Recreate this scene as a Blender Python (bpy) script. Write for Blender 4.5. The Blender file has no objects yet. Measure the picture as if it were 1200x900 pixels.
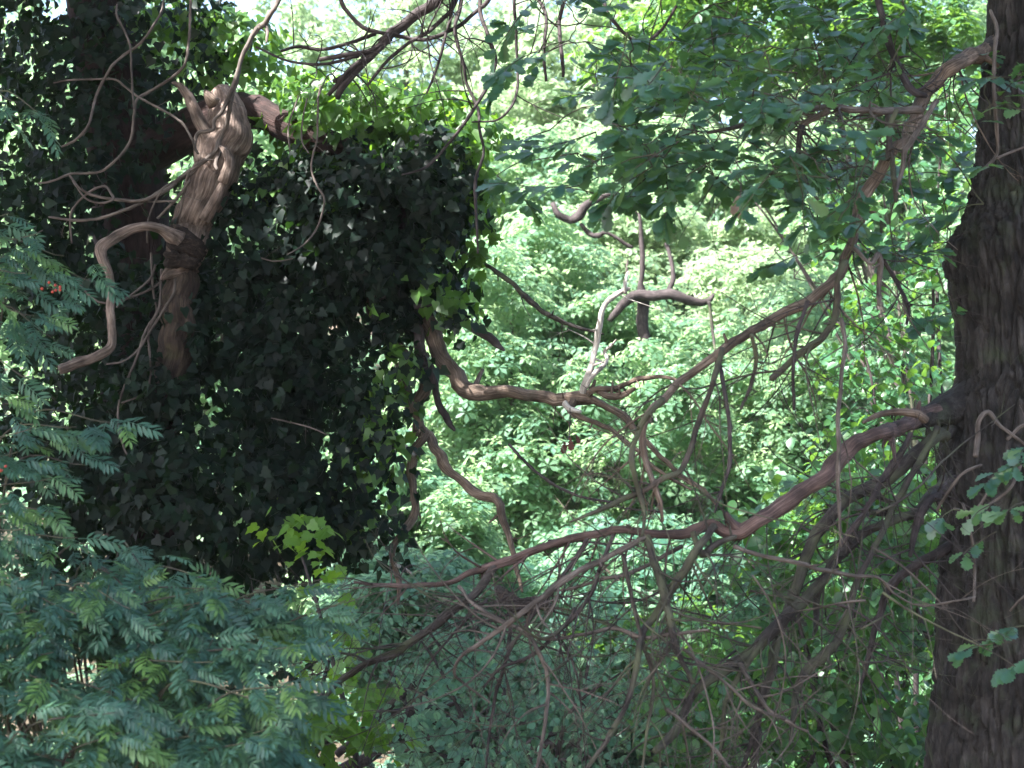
import bpy, math, random
import numpy as np
from mathutils import Vector, Matrix, noise

random.seed(7)
RNG = np.random.default_rng(7)
scene = bpy.context.scene
COL = scene.collection

# ------------------------------------------------------------------ camera, sky, sun, exposure
HALF = math.tan(math.radians(17.5))
PITCH = math.radians(8.0)
CAM = np.array([0.0, 0.0, 1.7])
cam_data = bpy.data.cameras.new("camera")
cam_data.sensor_width = 36.0
cam_data.lens = 18.0 / HALF
cam_data.clip_start = 0.05
cam_data.clip_end = 3000.0
cam_data.dof.use_dof = True
cam_data.dof.focus_distance = 9.4
cam_data.dof.aperture_fstop = 3.2
cam = bpy.data.objects.new("camera", cam_data)
cam.location = CAM
cam.rotation_euler = (math.radians(90) + PITCH, 0, 0)
COL.objects.link(cam)
scene.camera = cam

SUN_DIR = np.array([-0.50, -0.42, 0.80]); SUN_DIR /= np.linalg.norm(SUN_DIR)
world = bpy.data.worlds.new("World")
scene.world = world
world.use_nodes = True
wn = world.node_tree.nodes
sky = wn.new("ShaderNodeTexSky")
sky.sky_type = 'NISHITA'
sky.sun_disc = False
sky.sun_elevation = math.asin(SUN_DIR[2])
sky.sun_rotation = math.atan2(SUN_DIR[0], SUN_DIR[1])
sky.dust_density = 2.5
world.node_tree.links.new(sky.outputs[0], wn["Background"].inputs[0])
wn["Background"].inputs[1].default_value = 0.10

sun_data = bpy.data.lights.new("sun", 'SUN')
sun_data.energy = 5.0
sun_data.angle = math.radians(0.5)
sun_data.color = (1.0, 0.98, 0.95)
sun = bpy.data.objects.new("sun", sun_data)
sun.rotation_euler = Vector(-SUN_DIR).to_track_quat('-Z', 'Y').to_euler()
sun.location = (-8, 8, 20)
COL.objects.link(sun)

scene.view_settings.view_transform = 'Standard'
scene.view_settings.look = 'None'
scene.view_settings.gamma = 1.0
scene.view_settings.exposure = 2.7
scene.cycles.use_denoising = True
scene.cycles.max_bounces = 10
scene.cycles.diffuse_bounces = 6
scene.cycles.transmission_bounces = 6
scene.cycles.glossy_bounces = 2

# ------------------------------------------------------------------ helpers
FWD = np.array([0, math.cos(PITCH), math.sin(PITCH)])
UPV = np.array([0, -math.sin(PITCH), math.cos(PITCH)])
PX = HALF / 600.0


def at(px, py, D):
    """point at depth D (metres along +Y) seen near picture position px, py (1200 x 900)"""
    d = FWD + np.array([1.0, 0, 0]) * ((px - 600) * PX) + UPV * (-(py - 450) * PX)
    return CAM + d * (D / d[1])


def proj(P):
    q = np.asarray(P) - CAM
    f = np.maximum(q @ FWD, 0.01)
    return np.stack([600 + q[:, 0] / f / PX, 450 - (q @ UPV) / f / PX, f], 1)


def unit(v):
    v = np.asarray(v, float)
    return v / np.maximum(np.linalg.norm(v, axis=-1, keepdims=True), 1e-9)


ROOT = {}


def thing(name, label, cat, loc, group=None):
    o = bpy.data.objects.new(name, None)
    COL.objects.link(o)
    o.empty_display_size = 0.2
    o.location = loc
    o['label'] = label
    o['category'] = cat
    if group:
        o['group'] = group
    ROOT[o] = np.array(loc, float)
    return o


class MB:
    """collects tubes, leaves and sheets and links them as ONE mesh object"""
    def __init__(self):
        self.v = []; self.t = []; self.q = []; self.a = []; self.r = []; self.n = 0

    def add(self, v, tris=None, quads=None, buv=None, rnd=None):
        v = np.asarray(v, float)
        if tris is not None and len(tris):
            self.t.append(np.asarray(tris, int) + self.n)
        if quads is not None and len(quads):
            self.q.append(np.asarray(quads, int) + self.n)
        self.a.append(np.zeros((len(v), 3)) if buv is None else buv)
        self.r.append(np.zeros(len(v)) if rnd is None else rnd)
        self.v.append(v)
        self.n += len(v)
        return self

    def mesh(self, name, mat, off=None, smooth=True):
        v = np.concatenate(self.v)
        if off is not None:
            v = v - off
        t = np.concatenate(self.t) if self.t else np.zeros((0, 3), int)
        q = np.concatenate(self.q) if self.q else np.zeros((0, 4), int)
        me = bpy.data.meshes.new(name)
        me.vertices.add(len(v))
        me.vertices.foreach_set("co", v.astype(np.float32).ravel())
        li = np.concatenate([t.ravel(), q.ravel()])
        ls = np.concatenate([np.arange(len(t)) * 3, len(t) * 3 + np.arange(len(q)) * 4])
        me.loops.add(len(li))
        me.loops.foreach_set("vertex_index", li.astype(np.int32))
        me.polygons.add(len(ls))
        me.polygons.foreach_set("loop_start", ls.astype(np.int32))
        me.polygons.foreach_set("use_smooth", np.full(len(ls), smooth))
        a = me.attributes.new("bark_uv", 'FLOAT_VECTOR', 'POINT')
        a.data.foreach_set("vector", np.concatenate(self.a).astype(np.float32).ravel())
        a = me.attributes.new("rnd", 'FLOAT', 'POINT')
        a.data.foreach_set("value", np.concatenate(self.r).astype(np.float32))
        me.update(calc_edges=True)
        me.materials.append(mat)
        return me

    def build(self, name, mat, parent=None, kind=None, smooth=True):
        off = ROOT[parent] if parent is not None else None
        o = bpy.data.objects.new(name, self.mesh(name, mat, off, smooth))
        COL.objects.link(o)
        if parent is not None:
            o.parent = parent
            ROOT[o] = off
        if kind:
            o['kind'] = kind
        return o


def spline(P, step):
    """Catmull-Rom through the rows of P (any number of columns)"""
    P = np.asarray(P, float)
    if len(P) < 2:
        return P
    E = np.vstack([2 * P[0] - P[1], P, 2 * P[-1] - P[-2]])
    out = []
    for i in range(1, len(E) - 2):
        p0, p1, p2, p3 = E[i - 1], E[i], E[i + 1], E[i + 2]
        n = max(2, int(np.linalg.norm((p2 - p1)[:3]) / step))
        t = np.linspace(0, 1, n, endpoint=False)[:, None]
        out.append(0.5 * (2 * p1 + (p2 - p0) * t + (2 * p0 - 5 * p1 + 4 * p2 - p3) * t ** 2
                          + (3 * p1 - p0 - 3 * p2 + p3) * t ** 3))
    out.append(P[-1:])
    return np.vstack(out)


def tube(mb, P, R, sides=8, lump=0.12, step=None, tip=True, wob=0.0, fine=0.0):
    P = np.asarray(P, float); R = np.asarray(R, float)
    if step is None:
        step = max(0.012, float(R.mean()) * 1.3)
    S = spline(np.column_stack([P, R]), step)
    P, R = S[:, :3], np.maximum(S[:, 3], 0.0006)
    n = len(P)
    if wob:
        for i in range(n):
            q = Vector(P[i])
            P[i] += np.array(noise.noise_vector(q * 9.0)) * wob * R[i] * 1.2 + np.array(noise.noise_vector(q * 3.1)) * wob * R[i]
    T = unit(np.gradient(P, axis=0))
    nrm = np.cross(T[0], [0.3, 0.1, 1.0])
    if np.linalg.norm(nrm) < 1e-3:
        nrm = np.cross(T[0], [1, 0, 0])
    nrm = unit(nrm)
    N = np.zeros((n, 3))
    for i in range(n):
        nrm = nrm - T[i] * np.dot(nrm, T[i])
        nrm = nrm / max(np.linalg.norm(nrm), 1e-9)
        N[i] = nrm
    B = np.cross(T, N)
    ang = np.linspace(0, 2 * np.pi, sides, endpoint=False)
    ca, sa = np.cos(ang), np.sin(ang)
    rr = np.repeat(R[:, None], sides, 1)
    s = np.concatenate([[0], np.cumsum(np.linalg.norm(np.diff(P, axis=0), axis=1))])
    so = RNG.uniform(0, 50)
    if lump:
        ph = RNG.uniform(0, 9, 4)
        k = 1.0 / max(R.mean(), 0.002)
        m = (np.sin(s[:, None] * k * 0.9 + ang[None] * 1 + ph[0]) + np.sin(s[:, None] * k * 0.41 - ang[None] * 2 + ph[1])
             + np.sin(s[:, None] * k * 1.7 + ang[None] * 3 + ph[2]) * 0.6)
        rr = rr * (1 + lump * 0.45 * m)
    if fine:
        for i in range(n):
            for j in range(sides):
                w = noise.noise(Vector((ca[j] * 2.2, sa[j] * 2.2, (s[i] + so) * 7)))
                w2 = noise.noise(Vector((ca[j] * 4.5, sa[j] * 4.5, (s[i] + so) * 16)))
                rr[i, j] *= 1 + fine * (w + 0.6 * w2)
    V = P[:, None] + rr[..., None] * (ca[None, :, None] * N[:, None] + sa[None, :, None] * B[:, None])
    buv = np.stack([np.broadcast_to(ca * 0.5, (n, sides)) * (R[:, None] + 0.01) * 2, np.broadcast_to(sa * 0.5, (n, sides)) * (R[:, None] + 0.01) * 2,
                    np.repeat((s + so)[:, None], sides, 1)], 2)
    i, j = np.meshgrid(np.arange(n - 1), np.arange(sides), indexing='ij')
    j2 = (j + 1) % sides
    quads = np.stack([i * sides + j, i * sides + j2, (i + 1) * sides + j2, (i + 1) * sides + j], -1).reshape(-1, 4)
    verts = V.reshape(-1, 3); bu = buv.reshape(-1, 3)
    e = P[-1] + T[-1] * R[-1] * (1.0 if tip else 0.1)
    st = P[0] - T[0] * R[0] * 0.1
    verts = np.vstack([verts, e, st]); bu = np.vstack([bu, bu[-1], bu[0]])
    jj = np.arange(sides); jn = (jj + 1) % sides
    tris = np.vstack([np.stack([(n - 1) * sides + jj, (n - 1) * sides + jn, np.full(sides, n * sides)], 1),
                      np.stack([jn, jj, np.full(sides, n * sides + 1)], 1)])
    mb.add(verts, tris, quads, bu, np.full(len(verts), RNG.random()))
    return P, R, T


def grow(mb, p, d, L, r, level=1, droop=0.04, wig=0.22, sides=5, kids=3, tips=None, up=0.0):
    """a wandering twig with side twigs"""
    n = max(4, int(L / 0.06)); n = min(n, 11)
    d = unit(d); pts = [np.array(p, float)]; dirs = [d]
    curl = RNG.normal(0, wig * .75, 3)
    for k in range(n):
        curl = curl * .86 + RNG.normal(0, wig * .3, 3)
        d = unit(d + curl + RNG.normal(0, wig * .22, 3) + np.array([0, 0, -droop + up]))
        pts.append(pts[-1] + d * L / n); dirs.append(d)
    R = r * (1 - 0.72 * np.linspace(0, 1, n + 1))
    tube(mb, pts, R, sides, 0.1, step=L / n)
    if tips is not None:
        tips.append((pts[-1], dirs[-1]))
    if level > 0:
        for k in range(kids):
            i = RNG.integers(max(1, n // 4), n)
            side = unit(np.cross(dirs[i], RNG.normal(size=3)))
            grow(mb, pts[i], dirs[i] * 0.7 + side * 0.8, L * RNG.uniform(0.3, 0.65), R[i] * 0.65, level - 1, droop, wig, max(4, sides - 1), kids, tips, up)


# ------------------------------------------------------------------ leaf shapes (base at origin, tip along +Y, top side +Z)
def mirror_leaf(right, mid, fold=0.18, curl=0.25):
    """outline points of the right half and midrib points -> verts, tris (a strip on both sides of the rib)"""
    right = np.array(right, float); mid = np.array(mid, float)
    V = [[0, y, 0] for y in mid]
    nm = len(mid)
    tris = []
    for sgn in (1, -1):
        b = len(V)
        V += [[sgn * x, y, 0] for x, y in right]
        i = 0; j = 0
        while i < nm - 1 or j < len(right) - 1:
            if j < len(right) - 1 and (i == nm - 1 or right[j + 1][1] <= mid[i + 1] + 0.02):
                t = [i, b + j, b + j + 1]; j += 1
            else:
                t = [i, b + j, i + 1]; i += 1
            tris.append(t if sgn > 0 else t[::-1])
    V = np.array(V, float)
    V[:, 2] = fold * np.abs(V[:, 0]) - curl * (V[:, 1] ** 2) * 0.6
    return V, np.array(tris)


OAK = mirror_leaf([(.03, .02), (.13, .2), (.08, .27), (.21, .42), (.14, .49), (.29, .66), (.2, .72), (.24, .87), (.12, .91), (.05, 1.0)], [0, .3, .55, .78, .95])
OVATE = mirror_leaf([(.04, .02), (.25, .2), (.34, .42), (.26, .68), (.02, 1.0)], [0, .4, .75], 0.22, 0.35)
IVY = mirror_leaf([(.10, -.10), (.32, -.12), (.50, .18), (.33, .36), (.37, .58), (.17, .68), (.01, 1.0)], [0, .35, .7], 0.12, 0.3)
IVY_SMALL = mirror_leaf([(.32, -.12), (.5, .2), (.3, .52), (.01, 1.0)], [0, .5], .14, .3)
MAPLE = mirror_leaf([(.12, -.06), (.46, .02), (.34, .2), (.62, .5), (.36, .5), (.22, .62), (.01, 1.0)], [0, .3, .6], 0.1, 0.3)
FAR = mirror_leaf([(.03, .0), (.24, .5), (.02, 1.0)], [0, .55], 0.2, 0.3)


def rosette(leaf, n, seed, tilt=0.35, up=0.0):
    r = np.random.default_rng(seed)
    V = []; T = []; k = 0
    for i in range(n):
        a = 2 * math.pi * i / n + r.uniform(-.35, .35)
        el = r.uniform(-tilt, tilt * 0.6) + up
        s = r.uniform(.75, 1.1)
        M = np.array(Matrix.Rotation(a, 3, 'Z') @ Matrix.Rotation(el, 3, 'X') @ Matrix.Rotation(r.uniform(-.4, .4), 3, 'Y'))
        v = leaf[0].copy(); v[:, 1] += 0.12
        V.append((v * s) @ M.T); T.append(leaf[1] + k); k += len(v)
    return np.vstack(V), np.vstack(T)


def frond(seed):
    """a pinnate rowan leaf: a rachis with opposite toothed leaflets and one at the end"""
    r = np.random.default_rng(seed)
    pairs = int(r.integers(6, 8))
    V = []; T = []; k = 0
    lf = mirror_leaf([(.02, 0), (.135, .35), (.12, .68), (.01, 1.0)], [0, .6], 0.3, 0.25)
    bend = r.uniform(.15, .45)

    def rz(y): return -bend * y * y
    ys = np.linspace(.2, .88, pairs)
    for i, y in enumerate(ys):
        L = 0.30 * (0.72 + 0.5 * math.sin(math.pi * (0.15 + 0.75 * (i + .3) / pairs)))
        for sg in (1, -1):
            a = -sg * math.radians(r.uniform(52, 66) - 14 * i / pairs)
            M = np.array(Matrix.Rotation(a, 3, 'Z') @ Matrix.Rotation(r.uniform(-.35, .1) - bend * y, 3, 'X') @ Matrix.Rotation(r.uniform(-.25, .25), 3, 'Y'))
            v = (lf[0] * L * r.uniform(.9, 1.08)) @ M.T + np.array([0, y + r.uniform(-.01, .01), rz(y)])
            V.append(v); T.append(lf[1] + k); k += len(v)
    M = np.array(Matrix.Rotation(-2 * bend, 3, 'X'))
    v = (lf[0] * 0.29) @ M.T + np.array([0, .9, rz(.9)])
    V.append(v); T.append(lf[1] + k); k += len(v)
    yy = np.array([0, .35, .65, .93]); w = np.array([.012, .010, .008, .005])
    for i in range(3):
        a0, a1 = (0, yy[i], rz(yy[i])), (0, yy[i + 1], rz(yy[i + 1]))
        q = [(-w[i], a0[1], a0[2]), (w[i], a0[1], a0[2]), (w[i + 1], a1[1], a1[2]), (-w[i + 1], a1[1], a1[2]),
             (0, a0[1], a0[2] - .02), (0, a1[1], a1[2] - .02)]
        V.append(np.array(q)); T.append(np.array([(0, 1, 2), (0, 2, 3), (0, 3, 5), (0, 5, 4), (1, 4, 5), (1, 5, 2)]) + k); k += 6
    return np.vstack(V), np.vstack(T)


FRONDS = [frond(s) for s in range(6)]


def frames(axis, normal):
    y = unit(axis)
    z = normal - y * np.sum(normal * y, 1, keepdims=True)
    z = unit(z)
    x = np.cross(y, z)
    return np.stack([x, y, z], 2)          # columns


def scatter(mb, shape, pos, axis, normal, scale):
    V, T = shape
    M = frames(np.asarray(axis, float), np.asarray(normal, float)) * np.asarray(scale)[:, None, None]
    W = np.einsum('nij,kj->nki', M, V) + np.asarray(pos)[:, None]
    N, K = len(W), len(V)
    tr = (T[None] + (np.arange(N) * K)[:, None, None]).reshape(-1, 3)
    mb.add(W.reshape(-1, 3), tr, None, None, np.repeat(RNG.random(N), K))


def leaf_parts(parent, shapes, pos, axis, normal, scale, mat, name='leaf', rest='foliage', limit=300, rest_shapes=None):
    """the leaves that show largest become parts of their own, the rest one joined part"""
    pos = np.asarray(pos); axis = np.asarray(axis); normal = np.asarray(normal); scale = np.asarray(scale)
    pr = proj(pos + unit(axis) * scale[:, None] * 0.5)
    vis = (pr[:, 0] > 0) & (pr[:, 0] < 1200) & (pr[:, 1] > 0) & (pr[:, 1] < 900)
    fr = frames(axis, normal)
    view = unit(CAM - pos)
    size = scale / pr[:, 2] * (0.35 + np.abs(np.sum(fr[:, :, 2] * view, 1))) * vis
    size = size / np.maximum(pr[:, 2], 1) ** 1.2
    order = np.argsort(-size)
    pick = order[:limit]
    pick = pick[vis[pick]]
    others = np.setdiff1d(order, pick)
    meshes = [MB().add(s[0], s[1]).mesh(name, mat) for s in shapes]
    which = RNG.integers(0, len(shapes), len(pos))
    off = ROOT[parent]
    for k in pick:
        o = bpy.data.objects.new(name, meshes[which[k]])
        m = np.eye(4)
        m[:3, :3] = fr[k] * scale[k]
        m[:3, 3] = pos[k] - off
        o.parent = parent
        o.matrix_local = Matrix(m.tolist())
        COL.objects.link(o)
    if len(others):
        mb = MB()
        for s in range(len(shapes)):
            ks = others[which[others] == s]
            if len(ks):
                scatter(mb, (rest_shapes or shapes)[s], pos[ks], axis[ks], normal[ks], scale[ks])
        mb.build(rest, mat, parent, 'stuff')


# ------------------------------------------------------------------ materials
def new_mat(name):
    m = bpy.data.materials.new(name)
    m.use_nodes = True
    nt = m.node_tree
    nt.nodes.clear()
    out = nt.nodes.new("ShaderNodeOutputMaterial")
    return m, nt, out


def leaf_mat(name, cols, trans, tw=0.35, rough=0.45, spec=0.5, back=None):
    """leaf blade: own random hue, paler underside, light passing through"""
    m, nt, out = new_mat(name)
    N = nt.nodes.new; L = nt.links.new
    at_ = N("ShaderNodeAttribute"); at_.attribute_name = "rnd"
    oi = N("ShaderNodeObjectInfo")
    add = N("ShaderNodeMath"); add.operation = 'ADD'
    fr = N("ShaderNodeMath"); fr.operation = 'FRACT'
    L(at_.outputs["Fac"], add.inputs[0]); L(oi.outputs["Random"], add.inputs[1]); L(add.outputs[0], fr.inputs[0])
    ramp = N("ShaderNodeValToRGB")
    e = ramp.color_ramp.elements
    for i, c in enumerate(cols):
        p = i / (len(cols) - 1)
        if i == 0: el = e[0]
        elif i == len(cols) - 1: el = e[-1]
        else: el = e.new(p)
        el.position = p
        el.color = (*c, 1)
    L(fr.outputs[0], ramp.inputs[0])
    tc = N("ShaderNodeTexCoord")
    nz = N("ShaderNodeTexNoise"); nz.inputs["Scale"].default_value = 23.0; nz.inputs["Detail"].default_value = 3.0
    geo = N("ShaderNodeNewGeometry")
    L(geo.outputs["Position"], nz.inputs["Vector"])
    mr = N("ShaderNodeMapRange"); mr.inputs[1].default_value = .3; mr.inputs[2].default_value = .7
    mr.inputs[3].default_value = .75; mr.inputs[4].default_value = 1.25
    L(nz.outputs[0], mr.inputs[0])
    mul = N("ShaderNodeVectorMath"); mul.operation = 'SCALE'
    L(ramp.outputs[0], mul.inputs[0]); L(mr.outputs[0], mul.inputs["Scale"])
    pr = N("ShaderNodeBsdfPrincipled")
    L(mul.outputs[0], pr.inputs["Base Color"])
    pr.inputs["Roughness"].default_value = rough
    pr.inputs["Specular IOR Level"].default_value = spec
    tb = N("ShaderNodeBsdfTranslucent")
    mx = N("ShaderNodeMix"); mx.data_type = 'RGBA'; mx.blend_type = 'MIX'
    mx.inputs[0].default_value = 0.75
    L(mul.outputs[0], mx.inputs[6]); mx.inputs[7].default_value = (*trans, 1)
    L(mx.outputs[2], tb.inputs[0])
    ms = N("ShaderNodeMixShader"); ms.inputs[0].default_value = tw
    L(pr.outputs[0], ms.inputs[1]); L(tb.outputs[0], ms.inputs[2])
    L(ms.outputs[0], out.inputs[0])
    return m


def bark_mat(name, cols, scale=(30, 30, 5), bump=0.5, rough=0.85, moss=None, moss_amt=0.0, dist=0.01):
    m, nt, out = new_mat(name)
    N = nt.nodes.new; L = nt.links.new
    a = N("ShaderNodeAttribute"); a.attribute_name = "bark_uv"
    mp = N("ShaderNodeMapping"); mp.inputs["Scale"].default_value = scale
    L(a.outputs["Vector"], mp.inputs["Vector"])
    nz = N("ShaderNodeTexNoise"); nz.inputs["Scale"].default_value = 1.0; nz.inputs["Detail"].default_value = 6.0
    nz.inputs["Roughness"].default_value = 0.65
    L(mp.outputs[0], nz.inputs["Vector"])
    ramp = N("ShaderNodeValToRGB")
    e = ramp.color_ramp.elements
    for i, c in enumerate(cols):
        p = 0.28 + 0.46 * i / (len(cols) - 1)
        if i == 0: el = e[0]
        elif i == len(cols) - 1: el = e[-1]
        else: el = e.new(p)
        el.position = p
        el.color = (*c, 1)
    mp2 = N("ShaderNodeMapping"); mp2.inputs["Scale"].default_value = tuple(q * 2.3 for q in scale)
    L(a.outputs["Vector"], mp2.inputs["Vector"])
    n2 = N("ShaderNodeTexNoise"); n2.inputs["Scale"].default_value = 1.0; n2.inputs["Detail"].default_value = 4.0
    L(mp2.outputs[0], n2.inputs["Vector"])
    crk = N("ShaderNodeMapRange"); crk.inputs[1].default_value = .36; crk.inputs[2].default_value = .5
    L(n2.outputs[0], crk.inputs[0])
    hm = N("ShaderNodeMath"); hm.operation = 'MULTIPLY'
    L(nz.outputs[0], hm.inputs[0]); L(crk.outputs[0], hm.inputs[1])
    hgt = N("ShaderNodeMath"); hgt.operation = 'MULTIPLY_ADD'; hgt.inputs[1].default_value = .55; 
    L(hm.outputs[0], hgt.inputs[0]); L(nz.outputs[0], hgt.inputs[2])
    g0 = N("ShaderNodeNewGeometry")
    n3 = N("ShaderNodeTexNoise"); n3.inputs["Scale"].default_value = 8.0; n3.inputs["Detail"].default_value = 3.0
    L(g0.outputs["Position"], n3.inputs["Vector"])
    v3 = N("ShaderNodeMapRange"); v3.inputs[1].default_value = .35; v3.inputs[2].default_value = .65; v3.inputs[3].default_value = .5; v3.inputs[4].default_value = 1.25
    L(n3.outputs[0], v3.inputs[0])
    sc3 = N("ShaderNodeVectorMath"); sc3.operation = 'SCALE'
    L(nz.outputs[0], ramp.inputs[0]); L(ramp.outputs[0], sc3.inputs[0]); L(v3.outputs[0], sc3.inputs["Scale"])
    col = sc3.outputs[0]
    if moss:
        geo = N("ShaderNodeNewGeometry")
        nm = N("ShaderNodeTexNoise"); nm.inputs["Scale"].default_value = 7.0; nm.inputs["Detail"].default_value = 5.0
        L(geo.outputs["Position"], nm.inputs["Vector"])
        mr = N("ShaderNodeMapRange"); mr.inputs[1].default_value = .55 - .3 * moss_amt; mr.inputs[2].default_value = .75 - .2 * moss_amt
        mr.inputs[4].default_value = .8
        L(nm.outputs[0], mr.inputs[0])
        mx = N("ShaderNodeMix"); mx.data_type = 'RGBA'
        L(mr.outputs[0], mx.inputs[0]); L(col, mx.inputs[6]); mx.inputs[7].default_value = (*moss, 1)
        col = mx.outputs[2]
    pr = N("ShaderNodeBsdfPrincipled")
    L(col, pr.inputs["Base Color"])
    pr.inputs["Roughness"].default_value = rough
    pr.inputs["Specular IOR Level"].default_value = 0.25
    bp = N("ShaderNodeBump"); bp.inputs["Strength"].default_value = bump; bp.inputs["Distance"].default_value = dist
    L(hgt.outputs[0], bp.inputs["Height"]); L(bp.outputs[0], pr.inputs["Normal"])
    L(pr.outputs[0], out.inputs[0])
    return m


M_OAKBARK = bark_mat("oak_bark", [(.010, .009, .0085), (.036, .031, .029), (.088, .076, .071)], (22, 22, 16), 0.9, .9, (.05, .06, .035), .1, .02)
M_DEAD = bark_mat("dead_wood", [(.034, .023, .018), (.135, .096, .072), (.31, .24, .195)], (110, 110, 9), .5, .8, dist=.006)
M_DEADPALE = bark_mat("sunlit_pale_dead_wood", [(.18, .15, .13), (.42, .38, .34), (.6, .56, .52)], (110, 110, 12), .4, .8, dist=.004)  # near-white: sunlight on the upright branch put into the colour
M_BASE = bark_mat('dark_brown_wood', [(.014, .009, .008), (.05, .034, .027), (.12, .09, .06)], (40, 40, 8), .9, .9, (.075, .07, .035), .08, .015)  # darker brown than the stub, for its lower part
M_STUB = bark_mat("bare_stub_wood", [(.045, .030, .024), (.18, .13, .105), (.38, .30, .25)], (60, 60, 7), .9, .8, dist=.012)
M_TORN = bark_mat("torn_pinkish_wood", [(.022, .015, .014), (.09, .056, .049), (.20, .135, .118)], (120, 120, 7), .6, .75, dist=.006)
M_ROT = bark_mat("rotten_wood", [(.006, .004, .004), (.032, .022, .018), (.09, .062, .05)], (60, 60, 40), .9, .95, dist=.01)
M_VINE = bark_mat("dry_vine", [(.035, .028, .024), (.105, .084, .072), (.20, .168, .15)], (90, 90, 14), .4, .85, dist=.004)
M_TWIG = bark_mat("brown_twig", [(.018, .014, .012), (.05, .04, .034), (.10, .084, .072)], (60, 60, 14), .4, .85, (.10, .11, .06), .45, .004)
M_DARKTWIG = bark_mat("dark_twig", [(.018, .014, .014), (.045, .035, .035), (.10, .08, .08)], (60, 60, 14), .4, .85, dist=.004)
M_MOSSY = bark_mat("grey_mossy_bark", [(.013, .011, .010), (.042, .035, .032), (.10, .085, .078)], (70, 70, 14), .5, .85, (.09, .10, .055), .35, .006)
M_TREEBARK = bark_mat("woodland_bark", [(.025, .02, .018), (.07, .055, .05), (.14, .11, .10)], (14, 14, 5), .7, .9, (.06, .08, .035), .3, .02)
M_IVYTRUNK = bark_mat("reddish_old_trunk", [(.010, .006, .006), (.032, .018, .016), (.06, .036, .031)], (26, 26, 4), .7, .9, dist=.02)

M_IVY = leaf_mat("ivy_leaf", [(.0015, .005, .004), (.0025, .008, .006), (.007, .02, .011), (.0025, .0075, .006)], (.05, .14, .012), .2, .5, .16)  # darker than real ivy: deep shade put into the base colour
M_IVYNEW = leaf_mat("ivy_young_backlit_leaf", [(.02, .055, .018), (.05, .12, .02), (.07, .16, .025), (.03, .08, .02), (.06, .14, .025)], (.24, .46, .03), .46, .4, .5)  # brighter than the main ivy leaf; backlighting put into the colour
M_OAK = leaf_mat("oak_leaf", [(.028, .09, .07), (.036, .108, .082), (.05, .125, .06), (.03, .095, .082), (.04, .115, .085), (.075, .16, .045)], (.22, .44, .04), .4, .38, .95)
M_ROWAN = leaf_mat("rowan_leaf", [(.025, .085, .064), (.042, .118, .082), (.055, .135, .078), (.033, .10, .08), (.02, .066, .052), (.042, .112, .085), (.10, .20, .045), (.036, .10, .078)], (.14, .30, .06), .28, .5, .5)
M_HAZEL = leaf_mat("hazel_leaf", [(.03, .10, .045), (.04, .12, .055), (.06, .15, .045), (.032, .10, .055)], (.22, .42, .04), .4, .4, .5)
M_LIME = leaf_mat("sycamore_leaf", [(.07, .17, .025), (.09, .2, .03), (.06, .15, .03)], (.30, .52, .03), .5, .45, .5)
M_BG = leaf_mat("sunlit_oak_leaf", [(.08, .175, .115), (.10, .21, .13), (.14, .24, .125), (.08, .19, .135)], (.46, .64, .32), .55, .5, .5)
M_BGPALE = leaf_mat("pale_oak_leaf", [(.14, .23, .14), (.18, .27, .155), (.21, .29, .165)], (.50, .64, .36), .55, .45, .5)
M_MINT = leaf_mat("understorey_leaf", [(.03, .10, .08), (.085, .2, .14), (.05, .15, .11), (.12, .23, .11), (.04, .12, .085), (.07, .18, .13)], (.36, .58, .34), .5, .5, .5)
M_CANOPY = leaf_mat("canopy_leaf", [(.03, .08, .03), (.05, .11, .035)], (.16, .34, .03), .35, .45, .5)
M_WITHER = leaf_mat("withered_leaf", [(.09, .035, .03), (.13, .05, .04)], (.2, .07, .04), .3, .6, .3)
M_STRAW = leaf_mat("pale_withered_leaf", [(.30, .21, .17), (.36, .27, .22)], (.3, .22, .16), .3, .6, .3)


def simple_mat(name, c1, c2, scale, rough=.8, bump=.4):
    m, nt, out = new_mat(name)
    N = nt.nodes.new; L = nt.links.new
    geo = N("ShaderNodeNewGeometry")
    nz = N("ShaderNodeTexNoise"); nz.inputs["Scale"].default_value = scale; nz.inputs["Detail"].default_value = 7
    L(geo.outputs["Position"], nz.inputs["Vector"])
    r = N("ShaderNodeValToRGB")
    r.color_ramp.elements[0].position = .35; r.color_ramp.elements[0].color = (*c1, 1)
    r.color_ramp.elements[1].position = .65; r.color_ramp.elements[1].color = (*c2, 1)
    L(nz.outputs[0], r.inputs[0])
    pr = N("ShaderNodeBsdfPrincipled"); pr.inputs["Roughness"].default_value = rough
    L(r.outputs[0], pr.inputs["Base Color"])
    b = N("ShaderNodeBump"); b.inputs["Strength"].default_value = bump
    L(nz.outputs[0], b.inputs["Height"]); L(b.outputs[0], pr.inputs["Normal"])
    L(pr.outputs[0], out.inputs[0])
    return m


M_GROUND = simple_mat("leaf_litter", (.03, .022, .014), (.085, .06, .035), 9)
M_BERRY = simple_mat("rowan_berry", (.30, .025, .015), (.38, .05, .02), 30, .35, .05)


# ------------------------------------------------------------------ ground
def gz(x, y):
    y = np.asarray(y, float); x = np.asarray(x, float)
    return (np.clip(y - 17, 0, 30) * 0.34 + np.clip(y - 47, 0, 60) * 0.10 + np.clip(y - 107, 0, 900) * 0.01
            + 0.12 * np.sin(x * .5 + 1) * np.sin(y * .37) + 0.3 * np.sin(x * .07) * np.sin(y * .06 + 2) * np.clip(y / 30, 0, 1))


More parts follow.
